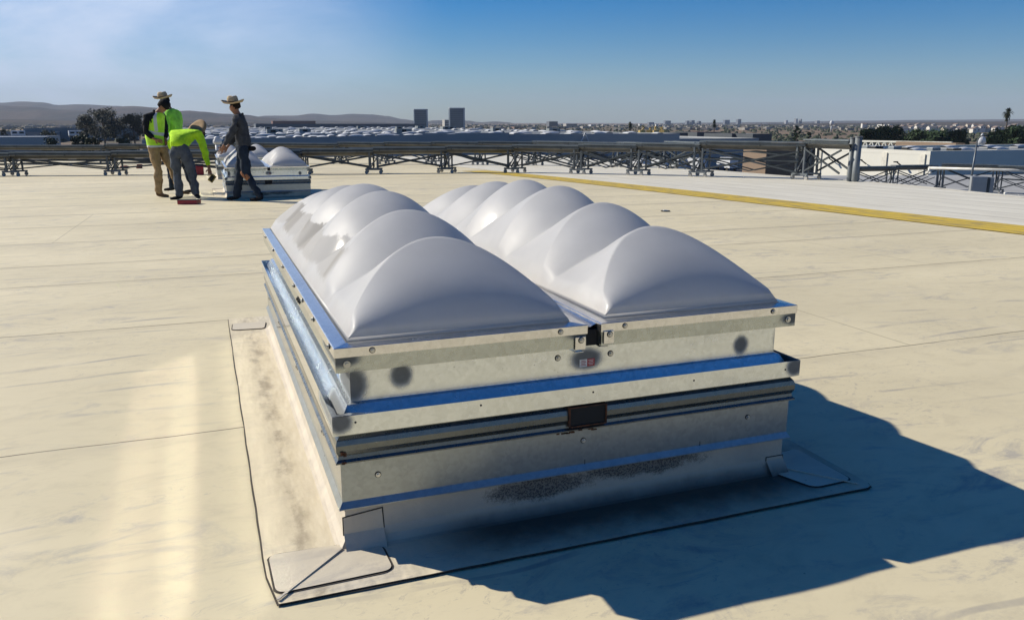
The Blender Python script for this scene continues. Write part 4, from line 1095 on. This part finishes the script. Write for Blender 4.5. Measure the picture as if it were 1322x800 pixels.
# cream building right
C0 = at(1201, 200, 98); z1 = at(1201, 199.5, 98).z
t = block('cream_building', 'long low building with a sunlit cream side wall and a blue shaded end wall', 'building', C0.x, C0.x+130, C0.y, C0.y+20, z1, creamw, whiter, par=.4)
m = MB().mat(shadewall); m.box((0, -.06, (z1-ZG)/2-1.2), (130, .1, z1-ZG-2.6)); m.build('shade_sheet', t)  # blue grey sheet paints the shade onto the cream end wall
x_ = -65
for k in range(4): m = MB().mat(M['dark']); m.box((x_-.05, 3+k*5, (z1-ZG)*.45), (.14, 2.6, 2.0)); m.build('dock_opening', t)
for k in range(4): m = MB().mat(simple('wall_pier', (.62, .59, .50), .8)); m.box((x_-.1, 1.0+k*6, (z1-ZG)*.5), (.12, .8, z1-ZG)); m.build('pier', t)
for k in range(3):
    m = MB().mat(M['dark']); m.bar((x_-.1, 4+k*6, z1-ZG-1.6), (x_-1.0, 4+k*6, z1-ZG-1.1), .12); m.box((x_-1.2, 4+k*6, z1-ZG-1.05), (.5, .3, .15)); m.build('wall_light', t)
for i in range(20):
    o = s0.copy(); COL.objects.link(o); o.location = (C0.x+4+(i % 10)*7+rn.uniform(-1, 1), C0.y+5+(i//10)*8, z1+.1); o.scale = (.6, .5, .7); o.rotation_euler = (0, 0, pi/2)
    tag(o, 'low pale domed skylight on the roof of the cream building', 'skylight', 'skylights on the cream building')
for i in range(7):
    m = MB().mat(unitm if i % 2 else M['dark']); m.box((0, 0, .25), (1.4, 1.0, .5)); m.mat(domem).box((0, 0, .53), (1.3, .9, .06)); o = m.build('rooftop_unit'); o.location = (C0.x+3+rn.uniform(0, 4), C0.y+2+i*2.6, z1+.1)
    tag(o, 'small rooftop unit along the cream wall edge', 'air unit', 'rooftop units on the cream building')
# tan box on its roof
P = at(1245, 196, 128)
xl, xr = at(1227.5, 196, 128).x, at(1262, 196, 128).x
t = block('tan_building', 'small tan brown block rising behind the cream building roof', 'building', xl, xr-2, P.y, P.y+12, at(1245, 186.5, 128).z, tanw, whiter, par=.2)
m = MB().mat(simple('tan_side', (.12, .13, .16), .7)); m.box(((xr-xl)/2+1.0, 1, (at(1245, 188, 128).z-ZG)/2), (3.6, 6, at(1245, 188, 128).z-ZG)); m.build('dark_right_face', t)  # separate darker box forms the right face of the tan block
# white ventilator ball
P = at(1267, 184, 150)
t = thing('white_ventilator', 'white bulb topped ventilator tower above the tan block', 'ventilator', (P.x, P.y, ZG), 0)
hb = at(1267, 187, 150).z-ZG; hs = at(1267, 172, 150).z-ZG; s_ = 150/F
m = MB().mat(domem); m.tube((0, 0, 0), (0, 0, hb), 4.5*s_, n=16); m.build('shaft', t)
m = MB().mat(domem); m.lathe([(3.5*s_, hb), (5*s_, hb+3*s_), (4.6*s_, hb+7*s_), (3*s_, hb+10*s_), (1.6*s_, hb+11*s_), (1.8*s_, hs-2*s_), (.4*s_, hs)], n=16); m.build('bulb', t)
# light truss bridge above the cream building
a = at(1105, 191, 150); b = at(1228, 194.5, 132)
t = thing('truss_bridge', 'long pale steel truss running above the cream wall', 'truss', a, 0); v = b-a
ta = 4.6*.14; m = MB().mat(simple('truss_paint', (.58, .57, .5), .6))
n_ = 14; h_ = 1.25
m.bar((0, 0, h_), v+Vector((0, 0, h_)), .32); m.bar((0, 0, 0), v, .30); m.build('chords', t)
m = MB().mat(simple('truss_web_paint', (.5, .5, .44), .6))
for k in range(n_):
    p0 = v*(k/n_); p1 = v*((k+.5)/n_); p2 = v*((k+1)/n_); m.bar(p0, p1+Vector((0, 0, h_)), .2); m.bar(p1+Vector((0, 0, h_)), p2, .2)
m.build('web', t)
for f_ in (0, .5, 1.0):
    m = MB().mat(steel_d); p = v*f_; m.bar((p.x, p.y, p.z), (p.x, p.y, ZG-a.z), .5); m.build('pylon', t)
# brown building by the last rails
a = at(974, 191, 150); b = at(1106, 190, 150)
cx = at(990, 190, 150)
t = block('brown_building', 'brown building with a sunlit tan side, seen through the last rail frames', 'building', cx.x, cx.x+34, cx.y, cx.y+7, at(990, 190.5, 150).z, tanw, simple('dark_roof', (.12, .11, .10), .8), par=.3)
m = MB().mat(simple('front_shade_dark', (.04, .045, .05), .4)); m.box((0, -.05, 4.2), (33.4, .1, 5.6)); m.build('shop_window', t)  # dark sheet paints the shade of the front wall, not glazing
# far blocks between palms and conifers
for i, (px0, px1, ty, D, c, lb) in enumerate(((945, 968, 173, 330, whiter, 'low white topped shed right of the second palm'), (972, 1004, 173.5, 320, whiter, 'dark sided low shed with a pale roof left of the conifer'), (900, 940, 171, 420, simple('redroof', (.20, .09, .07), .8), 'low reddish roofed shed under the second palm'),
        (860, 895, 172, 400, whiter, 'pale low shed right of the boom lifts'))):
    A_, B_ = at(px0, ty, D), at(px1, ty, D)
    block('low_shed', lb, 'shed', A_.x, B_.x, A_.y, A_.y+20, A_.z, simple('shed_wall', (.06, .07, .08), .7), c, 'low sheds in the middle distance', par=.15)
for i, (px0, px1, ty, D, wl_, rf, lb) in enumerate(((-60, 52, 178.5, 300, simple('shed_grey', (.34, .34, .33), .7), domem, 'low white roofed building at the left edge'), (30, 170, 166.5, 520, simple('shed_grey2', (.16, .19, .21), .7), steel_d, 'long grey shed with a dark roof line behind the bushes'),
        (330, 570, 160.5, 900, simple('shed_grey3', (.10, .12, .14), .7), simple('shed_r3', (.2, .2, .2), .7), 'very long dark building below the hills'), (352, 410, 156.5, 1500, simple('brickred', (.16, .08, .06), .8), steel_d, 'long reddish brown building under the hills'), (-40, 60, 172, 480, simple('shed_g5', (.22, .24, .25), .7), whiter, 'grey yard building at the far left'))):
    A_, B_ = at(px0, ty, D), at(px1, ty, D)
    block('long_shed', lb, 'building', min(A_.x, B_.x), max(A_.x, B_.x), A_.y, A_.y+35, A_.z, wl_, rf, par=.4)
for px, D, lb in ((19, 420, 'left white trailer parked by the bush'), (28, 420, 'second white trailer parked beside the left one'), (93, 430, 'white trailer left of the eucalyptus trees'), (101, 432, 'white trailer half behind the eucalyptus branches')):
    P = at(px, 173, D)
    t = thing('white_trailer', lb, 'trailer', (P.x, P.y, P.z-1.6), .2, 'white trailers'); m = MB().mat(wht); m.box((0, 0, 2.0), (3.2, 5, 2.6)); m.build('trailer_body', t)
    m = MB().mat(M['dark']); m.box((0, -2.53, 2.3), (2.0, .08, .9)); m.build('window', t)
    m = MB().mat(M['dark']); m.box((0, 0, .35), (2.8, 4, .7)); m.build('undercarriage', t)
# towers
def tower(px0, px1, ty, D, lb, depth=24):
    A_, B_ = at(px0, ty, D), at(px1, ty, D); w_ = (B_-A_).length; H = (A_.z+B_.z)/2-ZG
    t = thing('glass_tower', lb, 'tower', ((A_.x+B_.x)/2, (A_.y+B_.y)/2, ZG), -YAW+.16, 'pair of glass towers')
    m = MB().mat(simple('tower_glass', (.085, .11, .135), .3, .3, var=.1, scale=.05)); m.box((0, depth/2, H/2-.8), (w_, depth, H-1.6)); m.build('curtain_wall', t)
    fr = simple('tower_frame', (.40, .43, .44), .5); m = MB().mat(fr); m.box((0, depth/2, H-.8), (w_+.8, depth+.8, 1.6)); m.build('crown_slab', t)
    m = MB().mat(fr); m.box((w_/2-1.2, -.15, H/2), (2.6, .5, H-1)); m.box((-w_/2+.35, -.15, H/2), (.8, .5, H-1)); m.build('edge_fin', t)
    m = MB().mat(simple('tower_spandrel', (.15, .18, .2), .5))
    for k in range(1, int(H/3.6)): m.box((0, -.05, k*3.6), (w_-1.5, .2, .7))
    m.build('floor_bands', t)
tower(534.5, 552, 141, 1400, 'left and shorter of the two dark glass towers')
tower(580.5, 600, 139.3, 1400, 'right and taller of the two dark glass towers')
hs_ = [(574, 581, 155, 1700, (.42, .40, .36), 'pale stepped building left of the taller glass tower'), (709, 722, 157, 2000, (.13, .14, .16), 'grey block right of the low hill'), (731, 748, 160, 2000, (.40, .38, .34), 'cream block beside the grey one'), (664, 668, 164, 1500, (.22, .14, .11), 'tiny brown block before the low hill'),
       (690, 700, 165.5, 1800, (.5, .48, .45), 'low white building left of the grey block'), (763, 767, 161, 2600, (.5, .5, .5), 'thin pale block right of the cream one'), (838, 846, 158, 4200, (.16, .17, .2), 'far low block above the boom lifts'), (859, 868, 156, 4200, (.15, .17, .2), 'far wide skyline block'), (887, 891, 156, 4200, (.15, .17, .2), 'far slim skyline block'),
       (893, 898, 155.5, 4200, (.15, .17, .2), 'far skyline block beside the slim one'), (902, 906, 156.5, 4200, (.15, .17, .2), 'small far skyline block'), (936, 944, 155, 4200, (.15, .17, .2), 'far skyline block right of the second palm'), (953, 957, 154.5, 4200, (.15, .17, .2), 'far narrow skyline tower'),
       (953.5, 958, 154, 4600, (.15, .17, .2), 'far narrow tower above the sheds'), (1015, 1018, 155.5, 4600, (.3, .31, .33), 'far pale block left of the conifer'), (1028, 1031, 153.5, 4600, (.2, .21, .23), 'far slim tower above the conifer'), (1034, 1036, 154, 4600, (.2, .21, .23), 'far slim tower right of the conifer'), (1055, 1060, 156, 4600, (.2, .21, .23), 'far low block left of the water tower'),
       (1142, 1146, 161, 1500, (.6, .58, .54), 'left of two white blocks above the dark trees'), (1148, 1153, 161, 1500, (.6, .58, .54), 'right of two white blocks above the dark trees')]
for px0, px1, ty, D, c, lb in hs_:
    A_, B_ = at(px0, ty, D), at(px1, ty, D)
    block('distant_building', lb, 'building', min(A_.x, B_.x), max(A_.x, B_.x), A_.y, A_.y+18, A_.z, bm_(c), bm_(tuple(x*1.1 for x in c)), 'distant buildings', par=.3, windows=(1, max(2, int((A_.z-ZG)/4)), .15, .95) if D < 3000 else None)
# water tower
P = at(1073, 168, 1100); s_ = 1100/F
t = thing('water_tower', 'white water tower with a bulb on a slim stem', 'water tower', (P.x, P.y, ZG))
h0 = at(1073, 162, 1100).z-ZG
m = MB().mat(domem); m.tube((0, 0, 0), (0, 0, h0), 1.0*s_, .8*s_, n=12); m.build('stem', t)
m = MB().mat(domem); m.lathe([(1*s_, h0-.5*s_), (2.4*s_, h0+1.3*s_), (2.6*s_, h0+3.5*s_), (1.8*s_, h0+5.4*s_), (.4*s_, h0+6.4*s_)], n=16); m.build('tank', t)
# houses
rnh = random.Random(11); hw = [simple('house_white', (.60, .57, .52), .8), simple('house_cream', (.50, .44, .36), .8)]; rt = [simple('tile_roof', (.20, .15, .125), .8), simple('grey_tile_roof', (.13, .13, .14), .8)]
for i in range(50):
    D = rnh.choice((900, 980, 1080, 1250, 1500)); px = rnh.uniform(1150, 1345) if D < 1300 else rnh.uniform(1095, 1340)
    if i < 5: px = 1330+i*3
    P = ground(px, D); P.z = ZG+(D-900)*.006+rnh.uniform(0, 1)
    t = thing('house', 'small pale two storey house in the estate beyond the dark trees', 'house', P, rnh.choice((-.4, -.2, 1.2)), 'houses of the estate on the right')
    w_, d_, h_ = rnh.uniform(6, 9), rnh.uniform(7, 10), rnh.uniform(4.2, 6)
    m = MB().mat(rnh.choice(hw)); m.box((0, 0, h_/2-1), (w_, d_, h_+2))
    for s in (-1, 1): m.poly([(-w_/2, s*d_/2, h_), (w_/2, s*d_/2, h_), (0, s*d_/2, h_+2)])
    m.build('wall', t)
    m = MB().mat(rnh.choice(rt)); e = .5
    for s in (-1, 1): m.poly([(s*(w_/2+e), -d_/2-e, h_-.25), (s*(w_/2+e), d_/2+e, h_-.25), (0, d_/2+e, h_+2.1), (0, -d_/2-e, h_+2.1)])
    m.build('roof', t)
    for s in (-1, 1): m = MB().mat(glass); m.box((s*w_*.24, -d_/2-.03, h_*.72), (1.4, .1, 1.3)); m.build('window', t)
# roof vent behind the workers
P = at(281, 188, 30)
t = thing('roof_vent', 'white round roof vent behind the bending man', 'vent', (P.x, P.y, zroof(P.y)))
hv = at(281, 176, 30).z-zroof(P.y); m = MB().mat(domem); m.tube((0, 0, 0), (0, 0, hv-.2), .09, n=12); m.build('pipe', t); m = MB().mat(domem); m.lathe([(.12, hv-.28), (.16, hv-.24), (.15, hv-.14), (.11, hv-.1), (.12, hv-.06), (.05, hv)], n=14); m.build('cap', t)

# ------------------------------------------------------------------ land
def landm():
    t = NT('dry_land'); p = t.vec(scale=(.001, .001, .001), world=True)
    n = t.noise(p, 3, 9, .65); n2 = t.noise(t.vec(scale=(.001, .004, .001), rot=(0, 0, -.4), world=True), 6, 7, .7)
    c = t.mix(t.ramp(n, .35, .6), (.24, .165, .115), (.14, .115, .085)); c = t.mix(t.ramp(n2, .5, .62), c, (.075, .08, .055)); c = t.mix(t.ramp(n2, .66, .72), c, (.38, .34, .28))
    t.set(Base_Color=c, Roughness=.95, Specular_IOR_Level=.1); return t.m
def hillm():
    t = NT('scrub_hills'); p = t.vec(scale=(.001, .001, .002), world=True)
    n = t.noise(p, 2.2, 10, .68, .4); c = t.mix(t.ramp(n, .38, .62), (.10, .075, .055), (.045, .042, .034)); t.set(Base_Color=c, Roughness=.95, Specular_IOR_Level=.1); t.bump(t.noise(p, 6, 8, .7), 1, 60); return t.m
lm, hm = landm(), hillm()
m = MB().mat(lm)
R = 15000; rings = []
for r in (1, 60, 200, 600, 1500, 3500, 7000, 11000, R): rings.append([(r*cos(2*pi*i/48), r*sin(2*pi*i/48), ZG-.02) for i in range(48)])
m.grid(rings, closed=True); kind(m.build('ground'))
m = MB().mat(simple('asphalt_yard', (.07, .07, .072), .9, scale=.1)); m.poly([(-120, 49, ZG), (200, 49, ZG), (200, 480, ZG), (-120, 480, ZG)]); m.poly([(21, -60, ZG+.0), (200, -60, ZG), (200, 48.9, ZG), (21, 48.9, ZG)]); kind(m.build('yard_pavement'))
def ridge(name, prof, D, depth, zb=ZG-5):
    prof = [(px, py+0.0) for px, py in prof]
    xs = []; px = prof[0][0]
    while px <= prof[-1][0]: xs.append(px); px += 7
    m = MB().mat(hm); rows = []; NV = 22
    def py_at(x):
        for (a, ya), (b, yb) in zip(prof, prof[1:]):
            if a <= x <= b: w_ = (x-a)/(b-a); w_ = w_*w_*(3-2*w_); return ya+(yb-ya)*w_
    for v in range(NV+1):
        f_ = v/NV; row = []
        for x in xs:
            top = at(x, py_at(x), D); s_ = sin(pi*f_)**1.0 if f_ < .5 else sin(pi*f_)
            dirn = (top-CAM); dirn.z = 0; dirn.normalize(); off = (f_-.5)*2*depth
            P = Vector((top.x, top.y, 0))+dirn*off
            hgt = (top.z-zb)*s_; nn = noise.fractal(Vector((P.x/900, P.y/900, D/1000)), 1.0, 2.0, 6)
            hgt *= 1+(.35*nn)*(1-abs(s_)**3)
            row.append((P.x, P.y, zb+max(-3, hgt)))
        rows.append(row)
    m.grid(rows); return kind(m.build(name))
ridge('far_hills', [(-260, 141), (-120, 136), (-40, 134), (0, 133), (28, 131.2), (55, 132.5), (75, 136), (100, 135), (150, 137), (185, 141), (215, 147), (260, 151), (320, 152), (345, 149.5), (380, 149.5), (404, 146.8), (430, 149), (455, 147.2), (480, 148), (500, 150), (520, 154), (545, 157.5), (560, 155.5), (590, 155.5), (605, 156), (620, 158), (640, 156.8), (655, 158), (675, 161.5), (690, 160.5), (698, 159), (712, 162.5), (760, 161), (820, 160), (900, 158.5), (1000, 157.8), (1100, 156), (1200, 155), (1322, 154), (1500, 153), (1700, 155)], 9000, 2200)
ridge('brown_hills', [(-260, 134), (-100, 136), (0, 136.5), (40, 138), (80, 142), (110, 142.5), (140, 139), (170, 137.3), (205, 139.5), (225, 144), (243, 143), (262, 144.5), (288, 147), (315, 148.3), (345, 152), (380, 155), (420, 156), (470, 157), (520, 159), (560, 161), (600, 163)], 6200, 1900)
ridge('low_mesa', [(-300, 152), (0, 154), (120, 156), (250, 157), (350, 158.5), (500, 161), (640, 162), (760, 162.5), (900, 161.5), (1000, 160), (1100, 159), (1200, 157.5), (1322, 157), (1500, 156), (1700, 158)], 4000, 1400)
# distant scrub and roofs nobody could count
rs = random.Random(77); m = MB().mat(LM['bush'])
for i in range(5200):
    px = rs.uniform(-60, 1400); D = 520+3200*rs.random()**1.6; P = ground(px, D)
    if P.y < 480 and wx0-20 < P.x < wx1+15: continue
    w_ = rs.uniform(.8, 2.8)*(1+D/2200); h_ = rs.uniform(.6, 2.0)*(1+D/3000)
    a0 = rs.uniform(0, 3)
    vs_ = [(P.x+cos(a0+k*pi/3)*w_*rs.uniform(.7, 1.2), P.y+sin(a0+k*pi/3)*w_*rs.uniform(.7, 1.2), ZG) for k in range(6)]; tp = (P.x, P.y, ZG+h_*1.1)
    ms_ = [((v[0]*.62+P.x*.38), (v[1]*.62+P.y*.38), ZG+h_*rs.uniform(.6, 1)) for v in vs_]
    for k in range(6):
        m.poly([vs_[k], vs_[(k+1) % 6], ms_[(k+1) % 6], ms_[k]]); m.poly([ms_[k], ms_[(k+1) % 6], tp])
kind(m.build('distant_scrub', fixn=False), 'stuff')
m = MB().mat(simple('distant_walls', (.27, .25, .22), .8, var=.4, scale=.01))
for i in range(650):
    px = rs.uniform(-60, 1400); D = 1300+3600*rs.random()**1.3; P = ground(px, D)
    Mz = Matrix.Translation(P) @ Matrix.Rotation(rs.uniform(0, 1.5), 4, 'Z'); w_ = rs.uniform(5, 22); m.box((0, 0, 1.6), (w_, rs.uniform(6, 16), rs.uniform(3, 6)), Mz)
kind(m.build('distant_town', fixn=False), 'stuff')

# ------------------------------------------------------------------ air
def hazebox():
    mt = bpy.data.materials.new('air_haze'); mt.use_nodes = True; n = mt.node_tree
    for x in list(n.nodes):
        if x.type == 'BSDF_PRINCIPLED': n.nodes.remove(x)
    pv = n.nodes.new('ShaderNodeVolumePrincipled'); pv.inputs['Color'].default_value = (.68, .79, .97, 1); pv.inputs['Density'].default_value = HAZE
    n.links.new(pv.outputs[0], n.nodes['Material Output'].inputs['Volume'])
    m = MB().mat(mt); m.box((0, 0, 265), (34000, 34000, 560)); kind(m.build('haze'), 'stuff')
HAZE = 5.5e-5
hazebox()
# ------------------------------------------------------------------ light
SUNV = Vector((-1.10, 1.035, 1.0)).normalized()
sd = bpy.data.lights.new('sun', 'SUN'); sd.energy = 5.0; sd.angle = radians(.53); sd.color = (1, .93, .80)
so = bpy.data.objects.new('sun', sd); COL.objects.link(so); so.rotation_euler = SUNV.to_track_quat('Z', 'Y').to_euler()
w = bpy.data.worlds.new('World'); sc.world = w; w.use_nodes = True
nt = w.node_tree; bg = nt.nodes['Background']
st = nt.nodes.new('ShaderNodeTexSky'); st.sky_type = 'NISHITA'; st.sun_disc = False
st.sun_elevation = math.asin(SUNV.z); st.sun_rotation = math.atan2(SUNV.x, SUNV.y)
st.air_density = 1.0; st.dust_density = 0.3; st.ozone_density = 4.0; st.altitude = 150
tc = nt.nodes.new('ShaderNodeTexCoord')
mp = nt.nodes.new('ShaderNodeMapping'); mp.inputs['Scale'].default_value = (1, 1, 3.2); mp.inputs['Rotation'].default_value = (0, .35, .5)
nt.links.new(tc.outputs['Generated'], mp.inputs[0])
nz = nt.nodes.new('ShaderNodeTexNoise'); nz.inputs['Scale'].default_value = 1.6; nz.inputs['Detail'].default_value = 7; nz.inputs['Roughness'].default_value = .62; nz.inputs['Distortion'].default_value = .7
nt.links.new(mp.outputs[0], nz.inputs['Vector'])
mr = nt.nodes.new('ShaderNodeMapRange'); mr.interpolation_type = 'SMOOTHSTEP'
mr.inputs[1].default_value = .34; mr.inputs[2].default_value = .70; mr.inputs[3].default_value = .26; mr.inputs[4].default_value = 1
nt.links.new(nz.outputs[0], mr.inputs[0])
# a thin bank of cloud low in the sky towards the left
dt = nt.nodes.new('ShaderNodeVectorMath'); dt.operation = 'DOT_PRODUCT'
cdir = at(-60, 92, 100)-CAM; cdir.normalize(); dt.inputs[1].default_value = cdir
nt.links.new(tc.outputs['Generated'], dt.inputs[0])
mr2 = nt.nodes.new('ShaderNodeMapRange'); mr2.interpolation_type = 'SMOOTHSTEP'
mr2.inputs[1].default_value = cos(radians(30)); mr2.inputs[2].default_value = cos(radians(2)); nt.links.new(dt.outputs['Value'], mr2.inputs[0])
mu = nt.nodes.new('ShaderNodeMath'); mu.operation = 'MULTIPLY'; nt.links.new(mr.outputs[0], mu.inputs[0]); nt.links.new(mr2.outputs[0], mu.inputs[1])
mu2 = nt.nodes.new('ShaderNodeMath'); mu2.operation = 'MULTIPLY'; mu2.inputs[1].default_value = .95; nt.links.new(mu.outputs[0], mu2.inputs[0])
mx = nt.nodes.new('ShaderNodeMix'); mx.data_type = 'RGBA'; nt.links.new(mu2.outputs[0], mx.inputs[0]); nt.links.new(st.outputs[0], mx.inputs[6])
mx.inputs[7].default_value = (11.5, 11.5, 11.6, 1)
hs = nt.nodes.new('ShaderNodeHueSaturation'); hs.inputs['Saturation'].default_value = 1.78; hs.inputs['Value'].default_value = 1.2; nt.links.new(mx.outputs[2], hs.inputs['Color'])
tn = nt.nodes.new('ShaderNodeMix'); tn.data_type = 'RGBA'; tn.blend_type = 'MULTIPLY'; tn.inputs[0].default_value = 1; tn.inputs[7].default_value = (.84, .97, 1.20, 1)
nt.links.new(hs.outputs[0], tn.inputs[6]); nt.links.new(tn.outputs[2], bg.inputs[0]); bg.inputs[1].default_value = SKYSTR = .05
vs = sc.view_settings; vs.view_transform = 'Standard'; vs.look = 'None'; vs.exposure = .30; vs.gamma = 1; vs.use_curve_mapping = False
sc.cycles.blur_glossy = 0
sc.cycles.caustics_reflective = True
sc.cycles.sample_clamp_indirect = 0
